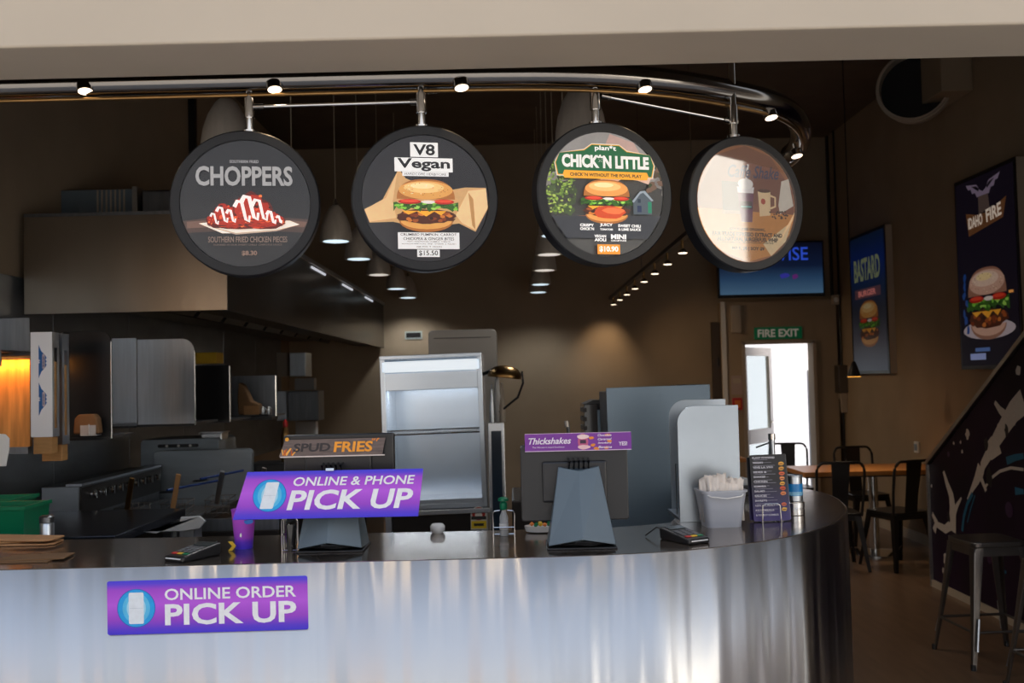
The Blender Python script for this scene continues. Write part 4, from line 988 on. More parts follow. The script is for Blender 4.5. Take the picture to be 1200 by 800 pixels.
# far wall units near the back
def cab(label, x0, y0, x1, y1, d, dep, m, name='wall_cabinet', cat='cabinet', door=True):
    a0, a1, b0, b1 = rect(x0, y0, x1, y1, d)
    t = thing(name, label, cat, ((a0 + a1) / 2, d, b0)); w, h = a1 - a0, b1 - b0
    MB().box(-w / 2, w / 2, .012, dep, 0, h).build('body', m, t, bevel=.004)
    if door:
        MB().box(-w / 2 + .006, w / 2 - .006, 0, .011, .006, h - .006).build('door', m, t, bevel=.002)
    return t
cab('small steel wall cabinet high on the back kitchen wall', 339, 413, 358, 441, 9.6, .3, M['steel'])
cab('white paper towel box between the two back wall cabinets', 345, 443, 368, 457, 9.7, .12, M['white'], 'towel_box', 'box', False)
cab('lower wide steel wall cabinet on the back kitchen wall', 337, 458, 373, 493, 9.6, .3, M['steel_dark'])
cab('white chemical dispenser under the lower wall cabinet', 346, 494, 370, 517, 9.7, .12, M['white'], 'soap_dispenser', 'dispenser', False)
cab('narrow pale steel cabinet left of the back wall cabinets', 324, 413, 337, 441, 9.7, .3, M['beige'], 'wall_cabinet')
cab('lower pale steel cabinet left of the wide wall cabinet', 324, 458, 336, 493, 9.7, .3, M['steel'], 'wall_cabinet')
cab('tan wall box under the hood right of the rounded locker', 202, 413, 253, 426, 7.5, .2, M['yellow'], 'menu_box', 'box', False)
# cook line
cl = thing('chargrill', 'long steel chargrill with a row of chrome knobs', 'grill', (0, 0, 0))
P0 = at(60, 569, 5.1); P1 = at(93, 571, 5.1); zt = .5 * (P0.z + P1.z)
gx0, gx1 = P0.x - .05, P1.x
MB().box(gx0, gx1, 5.1, 6.25, 0, zt - .0).build('body', M['steel_dark'], cl, bevel=.005)
MB().box(gx0 + .004, gx1 - .004, 5.094, 5.1, .9, zt - .004).build('end_panel', mat('blue_grey_steel', (.42, .47, .53), .35, .6), cl)
MB().box(gx1, gx1 + .01, 5.1, 6.25, zt - .15, zt - .01).build('knob_panel', M['black_metal'], cl)
MB().box(gx1 - .07, gx1 + .012, 5.1, 6.25, zt, zt + .012).build('top_rail', M['steel'], cl)
kp = None
for i in range(9):
    b = MB(); b.lathe([(.018, 0), (.020, .004), (.018, .018), (.012, .024)], 12, mtx=Matrix.Rotation(PI / 2, 4, 'Y'))
    b.box(.015, .03, -.005, .005, -.02, .02)
    b.build('knob', M['chrome'], cl, (gx1 + .01, 5.22 + .115 * i, zt - .055))
fry = thing('fryer', 'twin fryer with blue handled baskets behind the prep bench', 'fryer', (-1.72, 5.6, 0))
MB().box(-.46, .50, -.45, .62, 0, .86).build('cabinet', M['black_metal'], fry, bevel=.006)
b = MB(); b.box(-.46, .50, -.45, -.42, .86, .92); b.box(-.46, -.43, -.42, .62, .86, .92); b.box(.47, .5, -.42, .62, .86, .92); b.box(-.0, .03, -.42, .62, .86, .91); b.build('tank_rim', M['steel_dark'], fry)
MB().box(-.42, .46, -.41, .6, .865, .87).build('oil', mat('fryer_oil', (.07, .03, .008), .08), fry)
for i in range(5):
    bx = thing('fry_basket', 'wire fry basket with upright handle, %s from the left' % ['first', 'second', 'third', 'fourth', 'fifth'][i], 'basket', (-2.02 + .19 * i, 5.28 + .14 * i, .935), .12, 'fry baskets in the fryer')
    b = MB()
    for k in range(5): b.tube([(-.06 + .03 * k, -.12, .05), (-.06 + .03 * k, -.11, -.03), (-.06 + .03 * k, .11, -.03), (-.06 + .03 * k, .12, .05)], .002, 5)
    for k in range(3): b.tube([(-.065, -.12, .05 - .035 * k), (.065, -.12, .05 - .035 * k), (.065, .12, .05 - .035 * k), (-.065, .12, .05 - .035 * k), (-.065, -.12, .05 - .035 * k)], .0025, 5)
    b.build('basket_wire', M['gun'], bx)
    b = MB(); b.box(-.013, .013, -.006, .006, .0, .20); b.build('handle', [M['brass'], M['kraft'], M['steel'], M['gun'], M['steel']][i], bx, (0, -.12, .03), (math.radians(20), math.radians(14), 0), bevel=.003)
for i, (a_, b_) in enumerate(((at(196, 574, 5.6), at(255, 563, 6.0)), (at(235, 561, 5.9), at(285, 551, 6.2)))):
    t = thing('skimmer_handle', ['blue skimmer handle lying across the baskets', 'blue skimmer handle nearest the pick up board'][i], 'utensil', a_)
    v = b_ - a_; MB().tube([(0, 0, 0), v], .007, 8).build('handle', M['blue_handle'], t, smooth=50); MB().lathe([(.05, 0), (.04, .008), (.0, .01)], 14, (0, 0, -.012)).build('skimmer_head', M['chrome'], t, smooth=50)
# steel splash panels facing the camera
def panel(label, x0, y0, x1, y1, d, dep=.05, slots=False, zb=None, m=None):
    a0, a1, b0, b1 = rect(x0, y0, x1, y1, d)
    if zb is not None: b0 = zb
    t = thing('oven_back', label, 'oven', ((a0 + a1) / 2, d, b0)); w, h = a1 - a0, b1 - b0
    MB().prism(rbox(w, h, .03, 5, 0, h / 2, '0011'), 0, dep).build('casing', m or M['oven_steel'], t, bevel=.003)
    if slots:
        hh = h - .045
        MB().prism(rbox(w * .52, .022, .01, 4, -.01, hh), -.004, 0).build('vent_slot', M['black'], t)
        for i in range(3): MB().lathe([(.009, 0), (.009, .008), (0, .009)], 10, mtx=Matrix.Rotation(PI / 2, 4, 'X')).build('knob', M['white_gloss'], t, (-w * .16 + w * .15 * i, -.004, hh))
    return t
panel('steel oven back with a slotted vent beside the grill', 165, 514, 257, 600, 6.55, .4, True, .0)
panel('lower wide steel splash back left of the pick up board', 180, 527, 295, 600, 6.3, .06, False, .0)
x = rect(228, 498, 254, 511, 6.5)
pt = thing('gastro_pan', 'small steel pan sitting on the slotted oven back', 'pan', ((x[0] + x[1]) / 2, 6.62, x[2] - .035))
MB().box(-.07, .07, 0, .15, 0, .05).build('pan_body', M['steel_light'], pt, bevel=.008); MB().box(-.08, .08, -.01, .16, .05, .056).build('lid', M['steel_light'], pt)
# prep bench
pb = thing('prep_bench', 'dark steel prep bench between counter and cook line', 'bench', (0, 0, 0))
bz = at(140, 600, 4.75).z
MB().box(-2.58, -1.60, 4.0, 4.85, bz - .04, bz).build('bench_top', mat('dark_bench', (.035, .04, .055), .22, .7), pb, bevel=.004)
for x_ in (-2.5, -1.66):
    for y_ in (4.02, 4.78): MB().box(x_ - .02, x_ + .02, y_ - .02, y_ + .02, 0, bz - .04).build('leg', M['steel_dark'], pb)
MB().box(-2.5, -1.66, 4.0, 4.8, .3, .32).build('undershelf', M['steel_dark'], pb)
# chip scoop with steel leg
d = 4.3; p = at(215, 612, d); t = thing('chip_chute', 'folded steel chute with cut corners behind the left card reader', 'chute', (p.x, p.y, 0))
zc = p.z
MB().prism([(-.13, zc - .03), (-.10, zc - .035), (.0, zc + .005), (.005, zc + .03), (.085, zc + .032), (.11, zc + .01), (.085, zc - .02), (.02, zc - .03)], -.05, -.035).build('flap', mat('satin_steel', (.62, .64, .66), .35, .5), t, bevel=.002)
MB().box(-.01, .055, -.03, .08, 0, zc - .01).build('post', M['steel'], t, bevel=.004)
MB().box(-.035, -.02, -.03, .02, 0, zc - .03).build('support_rod', M['steel_light'], t)
# blue bin
p = at(258, 600, 4.6); t = thing('blue_bin', 'dark blue plastic bin right of the steel chute', 'bin', (p.x, p.y + .1, 0))
MB().box(-.13, .30, -.12, .2, 0, .82).build('bin_body', M['blue_bin'], t, bevel=.02); MB().box(-.14, .31, -.13, .21, .82, .84).build('rim', M['blue_bin'], t)
# green tubs, steel jar
p = at(15, 600, 3.75)
for i, (ox, oy, hh) in enumerate(((0, 0, .0), (-.16, .23, .045))):
    t = thing('green_tub', ['green plastic tub at the left end behind the counter', 'second green tub behind and above the front one'][i], 'tub', (at(14, 600, 3.9).x + ox, 3.9 + oy, .95 + (bz + .001 - .95 if i else 0)), 0, 'green plastic tubs')
    b = MB(); q0, q1, hq = .085, .10, (at(20, 590, 3.9).z - .95) if i == 0 else at(20, 583, 4.1).z - bz
    vs = [(-q0, -.09, 0), (q0, -.09, 0), (q0, .09, 0), (-q0, .09, 0), (-q1, -.105, hq), (q1, -.105, hq), (q1, .105, hq), (-q1, .105, hq)]
    vs += [(x * .96, y * .95, z) for x, y, z in vs[4:]] + [(x * .95, y * .94, .006) for x, y, z in vs[:4]]
    b.add(vs, [(3, 2, 1, 0), (0, 1, 5, 4), (1, 2, 6, 5), (2, 3, 7, 6), (3, 0, 4, 7)] + [(4 + i_, 4 + (i_ + 1) % 4, 8 + (i_ + 1) % 4, 8 + i_) for i_ in range(4)] + [(8 + i_, 8 + (i_ + 1) % 4, 12 + (i_ + 1) % 4, 12 + i_) for i_ in range(4)] + [(12, 13, 14, 15)])
    b.build('tub_body', M['green'], t, bevel=.004)
    b = MB(); b.box(-q1 - .004, q1 + .004, -.112, -.104, hq - .012, hq + .002); b.box(q1, q1 + .006, -.11, .11, hq - .012, hq + .002); b.build('rim', M['green'], t)
tag(MB().box(-2.58, -1.9, 3.5, 3.94, .91, .95).build('lower_bench', M['steel_dark']), 'low steel bench behind the counter carrying the green tubs', 'bench')
p = at(55, 628, 3.62); t = thing('steel_jar', 'slim steel jar with lid beside the green tub', 'jar', (p.x, 3.62, .95))
MB().lathe([(.024, 0), (.025, .005), (.025, .17), (.022, .175)], 20).build('jar_body', M['steel'], t, smooth=40); MB().lathe([(.026, .175), (.026, .195), (.02, .2)], 20).build('lid', M['steel_dark'], t, smooth=40)
# kraft bags on the counter, left
for i in range(3):
    p = at(-8 + 6 * i, 640, 3.30); rnd = random.Random(i)
    o = MB().prism([(-.13, -.05), (.14, -.05), (.16, -.03), (.15, .05), (-.14, .055)], 0, .006, 'z').build('kraft_bag', M['kraft'] if i % 2 else mat('kraft_b', (.50, .26, .12), .8), None, (at(8, 640, 3.3).x + rnd.uniform(-.03, .03), 3.28 + rnd.uniform(-.02, .02), ZT + .001 + .0075 * i), (0, 0, rnd.uniform(-.25, .25)), bevel=.0015)
    tag(o, ['lowest', 'middle', 'topmost'][i] + ' flat kraft bag of the stack at the counter left', 'paper bag', 'flat kraft bags on the counter')
# brown sheets added to colour in the orange reflection on the worktop
p = at(18, 655, 2.98)
for i in range(2):
    o = MB().box(-.09, .09, -.05, .05, 0, .003).build('reflection_sheet', M['kraft_dark'], None, (at(25 + 12 * i, 655, 2.95).x, 2.97 + .02 * i, ZT + .001 + .0035 * i), (0, 0, .1 * i)); tag(o, ['lower', 'upper'][i] + ' brown sheet coloured as the orange reflection at the counter front left', 'paper', 'reflection sheets at the counter front')

# sauce bottle and clutter behind
p = at(302, 533, 6.0); t = thing('sauce_bottle', 'sauce bottle with red cap behind the SPUD FRIES strip', 'bottle', tuple(p))
t.location.z = .98
MB().lathe([(.028, 0), (.03, .01), (.03, .17), (.018, .21), (.013, .225)], 16).build('bottle_body', M['brass'], t, smooth=40); MB().lathe([(.015, .225), (.016, .25), (.006, .275)], 12).build('cap', M['red'], t, smooth=40)
tag(MB().box(-1.75, -.95, 6.35, 7.2, 0, .98).build('rear_bench', M['black_metal'], bevel=.01), 'black rear bench behind the left till', 'bench')
tag(MB().box(-1.72, -1.40, 6.4, 6.7, .982, 1.10).build('storage_box', M['black'], bevel=.01), 'black storage box on the rear bench', 'box')
t.location = (-1.50, 6.55, 1.10)
for i in range(4):
    tag(MB().lathe([(.02, 0), (.022, .02), (.022, .10), (.012, .13), (.01, .15)], 10).build('seasoning_bottle', [M['brass'], M['wood'], M['clear'], M['black']][i], None, (-1.34 + .07 * i, 6.5 + .03 * i, .981), smooth=40), ['brass coloured', 'tan', 'clear', 'black'][i] + ' seasoning bottle on the rear bench', 'bottle', 'seasoning bottles on the rear bench')

# ================================================================ CENTRE: display cabinet
d = 6.0; x0, x1, z0, z1 = rect(452, 417, 572, 596, d)
fc = thing('display_cabinet', 'tall open stainless steel display cabinet in the middle', 'cabinet', ((x0 + x1) / 2, d, 0), rot=(0, math.radians(-1.0), 0))
w = x1 - x0; D_ = .55; st_ = mat('white_steel_sheet', (.74, .82, .92), .22, .7, noise=.08, nscale=3)
b = MB(); b.box(-w / 2, -w / 2 + .03, 0, D_, z0, z1); b.build('side_wall', st_, fc, bevel=.003)
b = MB(); b.box(w / 2 - .03, w / 2, 0, D_, z0, z1); b.build('side_wall', st_, fc, bevel=.003)
MB().box(-w / 2 + .03, w / 2 - .03, D_ - .03, D_, z0, z1).build('back_wall', st_, fc)
MB().box(-w / 2, w / 2, -.01, D_, z1 - .012, z1 + .012).build('top_cap', st_, fc, bevel=.003)
MB().box(-w / 2 + .012, w / 2 - .012, .0, .03, z1 - .09, z1 - .025).build('added_glow_box', mat('added_glow', (.85, .87, .9), .3, emit=(.85, .93, 1.0), es=.75), fc, bevel=.003)  # glowing bar added to brighten the cabinet's steel
MB().box(-w / 2 + .012, w / 2 - .012, .01, .06, z1 - .20, z1 - .095).build('fascia', st_, fc, bevel=.003)
MB().box(-w / 2 + .02, w / 2 - .02, .0, D_, z0, z0 + .03).build('floor_plate', st_, fc, bevel=.003)
MB().box(-w / 2 + .02, w / 2 - .02, .0, .02, z0 + .03, z0 + .055).build('front_lip', st_, fc)
ld = bpy.data.lights.new('cabinet_fill_light', 'AREA'); ld.shape = 'RECTANGLE'; ld.size = w - .1; ld.size_y = .08; ld.energy = 2.6; ld.color = (.85, .93, 1.0)  # fill lamp added inside to brighten the cabinet
lo = bpy.data.objects.new('cabinet_fill_light', ld); COL.objects.link(lo); lo.parent = fc; lo.location = (0, .12, z1 - .19)
MB().box(-w / 2 + .04, w / 2 - .04, .08, .16, z1 - .188, z1 - .17).build('fill_light_cover', M['white'], fc)  # cover for the added fill lamp
zs = at(512, 508, d).z
b = MB()
b.tube([(-w / 2 + .03, .03, zs), (w / 2 - .03, .03, zs)], .005, 8); b.tube([(-w / 2 + .03, .03, zs + .025), (w / 2 - .03, .03, zs + .025)], .004, 8); b.tube([(-w / 2 + .03, D_ - .05, zs), (w / 2 - .03, D_ - .05, zs)], .005, 8)
for i in range(34):
    x_ = -w / 2 + .04 + (w - .08) * i / 33; b.tube([(x_, .03, zs + .002), (x_, D_ - .05, zs + .002)], .002, 4)
    if i < 33: b.tube([(x_, .03, zs), (x_ + .018, .03, zs + .025)], .002, 4)
b.build('wire_shelf', M['chrome'], fc)
MB().box(-w / 2 + .04, w / 2 - .02, .02, D_ - .02, .05, z0 - .03).build('lower_cupboard', M['black_metal'], fc, bevel=.004)
MB().box(-w / 2 + .01, w / 2 + .02, -.01, D_, z0 - .035, z0 - .005).build('base_rail', M['steel_light'], fc, bevel=.003)
for sx in (-1, 1): MB().box(sx * (w / 2 - .02) - .018, sx * (w / 2 - .02) + .018, 0, .04, 0, z0 - .035).build('leg', M['steel'], fc)
MB().box(-w / 2 + .10, w / 2 - .03, .005, .02, z0 - .22, z0 - .20).build('drawer_rail', M['steel'], fc)
MB().box(-w / 2 + .10, w / 2 - .03, .008, .02, .1, z0 - .22).build('drawer_front', M['black'], fc)
# energy rating label
p = at(561, 612, d - .02); t = Art(0)
t.ell(0, .045, .048, .048, hexc('D8D4CC'), 20); t.box(0, .0, .096, .09, hexc('D8D4CC')); t.ell(0, .05, .04, .04, hexc('B82820'), 18); t.ell(0, .04, .022, .022, hexc('E8E0D8'), 14); t.box(0, .025, .09, .02, hexc('2A2A2A')); t.box(0, -.015, .09, .045, hexc('E8C820')); t.box(0, -.015, .06, .016, hexc('202020'))
o = t.build('energy_label', None); o.location = p; tag(o, 'energy rating label with red arc and yellow band', 'label')
o.location = (p.x, d - .004, p.z)
# box behind
x0, x1, z0b, z1b = rect(503, 386, 583, 520, 7.0)
t = thing('boiler_box', 'dull steel box rising behind the display cabinet', 'cabinet', ((x0 + x1) / 2, 7.0, 0))
MB().prism(rbox(x1 - x0, z1b, .03, 4, 0, z1b / 2, '0011'), 0, .35).build('casing', mat('dull_alu', (.27, .245, .22), .5, .5), t, bevel=.006); MB().box(-.2, .2, -.003, 0, z1b - .06, z1b - .055).build('seam', M['black'], t)
# small wall plate
x0, x1, z0b, z1b = rect(474, 388, 495, 397, 11.58); t = thing('wall_plate', 'small pale grille plate on the back wall left of the steel box', 'vent', ((x0 + x1) / 2, 11.597, (z0b + z1b) / 2))
MB().box(-.1, .1, -.015, 0, -.045, .045).build('frame', mat('plate', (.4, .45, .42), .5), t); MB().box(-.085, .085, -.018, -.014, -.028, .028).build('grille', M['black'], t)
# side tower with bottles and brass heat lamp
x0, x1, z0b, z1b = rect(573, 495, 592, 612, 6.05)
t = thing('side_tower', 'slim steel framed side tower right of the display cabinet', 'cabinet', ((x0 + x1) / 2, 6.05, 0)); w = x1 - x0
MB().box(-w / 2, w / 2, 0, .3, 0, z1b).build('frame', M['steel_light'], t, bevel=.004); MB().box(-w / 2 + .018, w / 2 - .018, -.004, .0, .3, z1b - .05).build('dark_door', mat('navy_glass', (.02, .035, .06), .2), t)
for i, (px, hh, r, m) in enumerate(((577, .20, .017, M['steel']), (583, .26, .028, M['white_gloss']), (589, .21, .018, M['beige']))):
    b = thing('squeeze_bottle', ['grey', 'tall white', 'beige'][i] + ' nozzle bottle on top of the steel side tower', 'bottle', (at(px, 490, 6.1).x, 6.12 + .07 * (i % 2), z1b), 0, 'bottles on the side tower')
    MB().lathe([(r, 0), (r, hh * .45), (r * .55, hh * .75), (r * .5, hh)], 14).build('bottle_body', m, b, smooth=40); MB().tube([(0, 0, hh), (0, -.01, hh + .03)], r * .35, 8).build('nozzle', m, b)
bl = at(592, 437, 6.1); t = thing('brass_heat_lamp', 'brass dome heat lamp beside the display cabinet', 'lamp', (bl.x, bl.y, bl.z), rot=(.0, .12, 0))
MB().lathe([(.105, -.03), (.108, -.025), (.10, .0), (.075, .03), (.035, .045), (0, .047)], 28).build('lamp_shade', M['brass'], t, smooth=50)
MB().tube([(-.05, 0, .02), (-.10, .04, .0), (-.14, .08, -.02)], .012, 8).build('arm', M['black'], t, smooth=50)
MB().tube([(.10, 0, .02), (.115, 0, -.05), (.09, 0, -.14), (.02, 0, -.21), (-.01, .03, -.24)], .007, 8).build('cable', M['black'], t, smooth=50)

# ================================================================ RIGHT OF CENTRE
x0, x1, z0b, z1b = rect(718, 452, 840, 612, 4.5)
t = thing('drinks_fridge', 'slate blue backed drinks fridge behind the counter right', 'fridge', ((x0 + x1) / 2, 4.5, 0), rot=(0, math.radians(-.8), 0)); w = x1 - x0
MB().box(-w / 2, w / 2, 0, .012, .1, z1b).build('back_sheet', M['slate'], t, bevel=.002); MB().box(-w / 2 + .004, w / 2 - .004, .012, .42, .0, z1b - .02).build('body', M['black'], t, bevel=.004)
MB().box(w / 2 - .10, w / 2 - .02, .02, .3, z1b - .02, z1b - .0).build('hinge_box', M['black'], t)
x0, x1, z0b, z1b = rect(686, 473, 717, 600, 5.0)
t = thing('coffee_grinder', 'black ribbed machine left of the slate blue fridge', 'machine', ((x0 + x1) / 2, 5.0, 0)); w = x1 - x0
MB().box(-w / 2, w / 2 + .1, 0, .3, 0, z1b).build('body', M['black_gloss'], t, bevel=.006)
for i in range(7): MB().box(-w / 2 - .006, -w / 2 + .012, -.008, .2, z1b - .04 - .045 * i, z1b - .02 - .045 * i).build('fin', M['black_metal'], t)
MB().prism([(-w / 2, z1b), (w / 2 + .06, z1b), (w / 2 + .06, z1b + .015), (-w / 2 + .05, z1b + .02)], 0, .2).build('lid', M['black'], t)
MB().box(w * .0, w * .35, -.004, 0, .9, z1b - .03).build('side_strip', M['slate'], t)
# black work unit behind right till
tag(MB().box(at(600, 600, 4.9).x, at(680, 600, 4.9).x, 4.9, 5.5, 0, at(650, 585, 4.9).z).build('rear_unit', M['black_metal'], bevel=.01), 'low black unit behind the right till', 'cabinet')
tag(MB().box(at(470, 600, 5.0).x, at(575, 600, 5.0).x, 4.9, 5.4, 0, .72).build('low_unit', M['black_metal'], bevel=.01), 'low black unit in front of the display cabinet', 'cabinet')
# pen / thermometer sticking up
p = at(668, 500, 3.3); t = thing('probe', 'thin black probe sticking up behind the Thickshakes strip', 'utensil', (p.x, 3.3, p.z - .05)); MB().tube([(0.03, 0, ZT - p.z + .05), (-.008, 0, .06)], .006, 8).build('shaft', M['black'], t); MB().tube([(-.010, 0, .05), (-.012, 0, .07)], .008, 8).build('tip', M['gun'], t)

# ---- TV over the exit
x0, x1, z0b, z1b = rect(841, 283, 966, 348, 11.0)
tv = thing('wall_television', 'wide blue television above the fire exit', 'television', ((x0 + x1) / 2, 11.0, (z0b + z1b) / 2)); w, h = x1 - x0, z1b - z0b
MB().box(-w / 2, w / 2, 0, .06, -h / 2, h / 2).build('casing', M['black'], tv, bevel=.004)
MB().box(-w / 2 + .02, w / 2 - .02, -.003, 0, -h / 2 + .035, h / 2 - .02).build('screen', grad_mat('tv_picture', [(0, hexc('4A6C8A')), (.3, hexc('2C4A6C')), (.55, hexc('101E3C')), (1, hexc('080C20'))], rough=.4, emit=.5), tv)
text(tv, 'WISE', w * .36, h * .24, w * .17, h * .27, flat(hexc('2A4AC0'), .8), y=-.005, bold=.01)
a = Art(-.004, em=.5); a.ell(w * .12, -h * .12, .05, .03, hexc('3A3AA8'), 9, wob=.4); a.ell(w * .22, -h * .14, .03, .03, hexc('6A2A7A'), 9, wob=.4); a.build('picture', tv)
MB().box(-.2, .2, .06, .30, -.1, .1).build('wall_bracket', M['black'], tv)
# fire exit sign
x0, x1, z0b, z1b = rect(884, 383, 940, 397, 11.33); fs_ = thing('fire_exit_sign', 'green FIRE EXIT sign over the open glass door', 'sign', ((x0 + x1) / 2, 11.345, (z0b + z1b) / 2)); w, h = x1 - x0, z1b - z0b
MB().box(-w / 2, w / 2, -.012, 0, -h / 2, h / 2).build('plate', M['green_label'], fs_); text(fs_, 'FIRE EXIT', w * .86, h * .66, 0, 0, mat('sign_white', (.7, .66, .6), .5, emit=(.7, .66, .6), es=.12), y=-.014, bold=.03)
def small(name, label, cat, px0, py0, px1, py1, d, dep, m):
    a0, a1, b0, b1 = rect(px0, py0, px1, py1, d); t = thing(name, label, cat, ((a0 + a1) / 2, d, (b0 + b1) / 2)); w, h = a1 - a0, b1 - b0
    MB().box(-w / 2, w / 2, -dep, 0, -h / 2, h / 2).build('casing', m, t, bevel=.004); return t, w, h
t, w, h = small('emergency_light', 'beige emergency light box at the upper left of the exit', 'lamp', 856, 358, 867, 390, 11.35, .05, M['beige']); MB().box(-w * .35, w * .35, -.055, -.05, -h * .42, h * .42).build('diffuser', M['skirt'], t)
t, w, h = small('fire_alarm', 'red fire alarm call point left of the exit door', 'alarm', 858, 466, 869, 480, 11.35, .04, M['red']); MB().box(-w * .3, w * .3, -.045, -.04, -h * .3, h * .3).build('glass_face', M['orange_p'], t)
t, w, h = small('notice', 'small pinned paper notice above the red fire alarm', 'notice', 857, 440, 870, 462, 11.35, .004, mat('notice_paper', (.45, .35, .33), .7)); MB().box(-w * .35, w * .35, -.006, -.004, h * .1, h * .35).build('print', M['beige'], t)
t, w, h = small('motion_sensor', 'small white motion sensor at the upper right of the exit', 'sensor', 974, 346, 982, 357, 11.35, .06, M['beige']); MB().lathe([(.03, 0), (.02, .02), (0, .025)], 12, mtx=Matrix.Rotation(PI / 2, 4, 'X')).build('lens', M['white'], t, (0, -.06, 0))
t, w, h = small('hand_dryer', 'dark wall box with pipe in the right back corner', 'box', 978, 428, 993, 460, 11.3, .14, M['gun']); MB().box(-.03, .03, -.1, -.04, -h / 2 - .22, -h / 2).build('pipe', M['beige'], t); MB().box(-.045, .05, -.11, -.02, -h / 2 - .07, -h / 2).build('valve', M['skirt'], t)
# narrow cupboard left of surround
t, w, h = small('wall_cupboard', 'narrow dark cupboard left of the fire exit surround', 'cupboard', 834, 378, 846, 470, 11.58, .08, mat('dark_brown', (.07, .05, .04), .6)); MB().box(-.01, .01, -.09, -.08, -.05, .05).build('handle', M['black'], t)

# pendant near the right posters
p = at(1001, 441, 8.6); t = thing('black_pendant', 'black cone pendant with orange glow in front of the smaller poster', 'lamp', tuple(p))
MB().lathe([(.058, 0), (.056, .006), (.032, .08), (.018, .12), (.01, .13)], 22).build('lamp_shade', M['black'], t, smooth=40)
MB().lathe([(0, -.004), (.054, -.004), (.054, .002), (0, .002)], 22).build('lens', M['lamp_orange'], t)
MB().tube([(0, 0, .125), (0, 0, ZC - p.z)], .005, 6).build('cord', M['black'], t)
ld = bpy.data.lights.new('dining_light', 'SPOT'); ld.energy = 16; ld.color = (1, .75, .5); ld.spot_size = math.radians(120); ld.spot_blend = 1; ld.shadow_soft_size = .05
lo = bpy.data.objects.new('dining_light', ld); COL.objects.link(lo); lo.parent = t; lo.location = (0, 0, -.01)

# ---- two tall lit screens on the right wall
def wall_screen(label, y0, y1, z0, z1, fn):
    t = thing('poster_screen', label, 'screen', (XR - .075, (y0 + y1) / 2, (z0 + z1) / 2), rot=(0, 0, -PI / 2), group='tall screens on the right wall')
    w, h = y1 - y0, z1 - z0
    MB().box(-w / 2, w / 2, .006, .075, -h / 2, h / 2).build('casing', M['skirt'], t, bevel=.003)
    MB().box(-w / 2, w / 2, .0, .008, -h / 2, h / 2).build('bezel', M['black'], t)
    fn(t, w, h); return t
def scr1(t, w, h):
    MB().box(-w / 2 + .03, w / 2 - .03, -.003, .0, -h / 2 + .03, h / 2 - .03).build('screen', mat('dark_screen', (.004, .004, .006), .5, spec=.15, emit=(.003, .002, .004), es=1), t)
    a = Art(-.004, em=.26)
    c = hexc('8A7A90'); z = h * .41
    for s in (-1, 1):
        a.poly([(0, z - .02), (s * .05, z + .0), (s * .10, z + .05), (s * .28, z + .075), (s * .24, z + .03), (s * .20, z + .03), (s * .18, z - .01), (s * .13, z - .01), (s * .10, z - .05), (s * .04, z - .06), (0, z - .085)], c)
        a.poly([(s * .06, z + .012), (s * .11, z + .04), (s * .19, z + .05), (s * .12, z + .015), (s * .07, z - .01)], hexc('141018'))
    z = h * .30; a.poly([(-.30, z + .02), (-.10, z - .02), (.10, z - .02), (.36, z + .05), (.30, z - .10), (-.26, z - .17)], hexc('6E4628')); a.poly([(-.08, z + .12), (.08, z + .12), (.10, z - .0), (-.08, z - .02)], hexc('5A4A44'))
    a.build('logo_picture', t)
    text(t, 'IDAHO', .24, .09, -.14, z - .065, flat(hexc('C8B8A8'), .5), y=-.0065, bold=.03, rot=.04); text(t, 'FIRE', .24, .10, .16, z - .04, flat(hexc('C8B8A8'), .5), y=-.0065, bold=.03, rot=.1)
    a = Art(-.004, em=.36); a.ell(0, -h * .30, .42, .075, hexc('A89A9E'), 24); a.burger(0, -h * .16, .72, dim=.7, seed=12, bun='D2A48E', hi='E6C4AE', lo='9A6A54')
    rnd = random.Random(9)
    for i in range(7): a.ell(-w * .36 + rnd.uniform(-.03, .03), -h * .02 - .07 * i, .025, .035, hexc('1A3E7A'), 8, wob=.4, seed=i)
    a.box(w * .38, -h * .13, .07, .02, hexc('F0A050')); a.box(-w * .18, -h * .435, .26, .05, hexc('8A98C8')); a.box(-w * .1, -h * .40, .24, .03, hexc('4A68A0'))
    a.build('burger_picture', t)
def scr2(t, w, h):
    MB().box(-w / 2 + .03, w / 2 - .03, -.003, .0, -h / 2 + .03, h / 2 - .03).build('screen', grad_mat('blue_screen', [(0, hexc('586070')), (.2, hexc('3C3C48')), (.45, hexc('202430')), (.62, hexc('10203E')), (.8, hexc('0C2260')), (1, hexc('0E2038'))], rough=.5, emit=.22), t)
    text(t, 'BASTARD', .74, .24, 0, h * .24, flat(hexc('6A7050'), .4), y=-.005, bold=.03); 
    a = Art(-.004, em=.25); a.box(0, h * .07, .74, .10, hexc('5A3A40')); a.burger(.02, -h * .14, .62, dim=.45, seed=22); a.build('burger_picture', t)
    text(t, 'BURGER', .5, .06, 0, h * .07, flat(hexc('C07068'), .4), y=-.009, bold=.03)
ya, yb = at(1117, 320, 1).x, 0
def ydepth(px, py):  # depth at which the right wall is seen at this pixel
    r = CR @ Vector(((px - 600) / F, (400 - py) / F, -1.0)); return (XR - .07) / r.x * r.y
y1_, y0_ = ydepth(1123, 325), ydepth(1195, 300)
wall_screen('large dark screen with white winged logo above a burger', y0_, y1_, at(1130, 433, y1_).z, at(1117, 215, y1_).z, scr1)
y1_, y0_ = ydepth(998, 360), ydepth(1040, 350)
wall_screen('smaller blue screen with BASTARD lettering beside the fire exit', y0_, y1_, at(998, 438, y1_).z, at(996, 280, y1_).z, scr2)

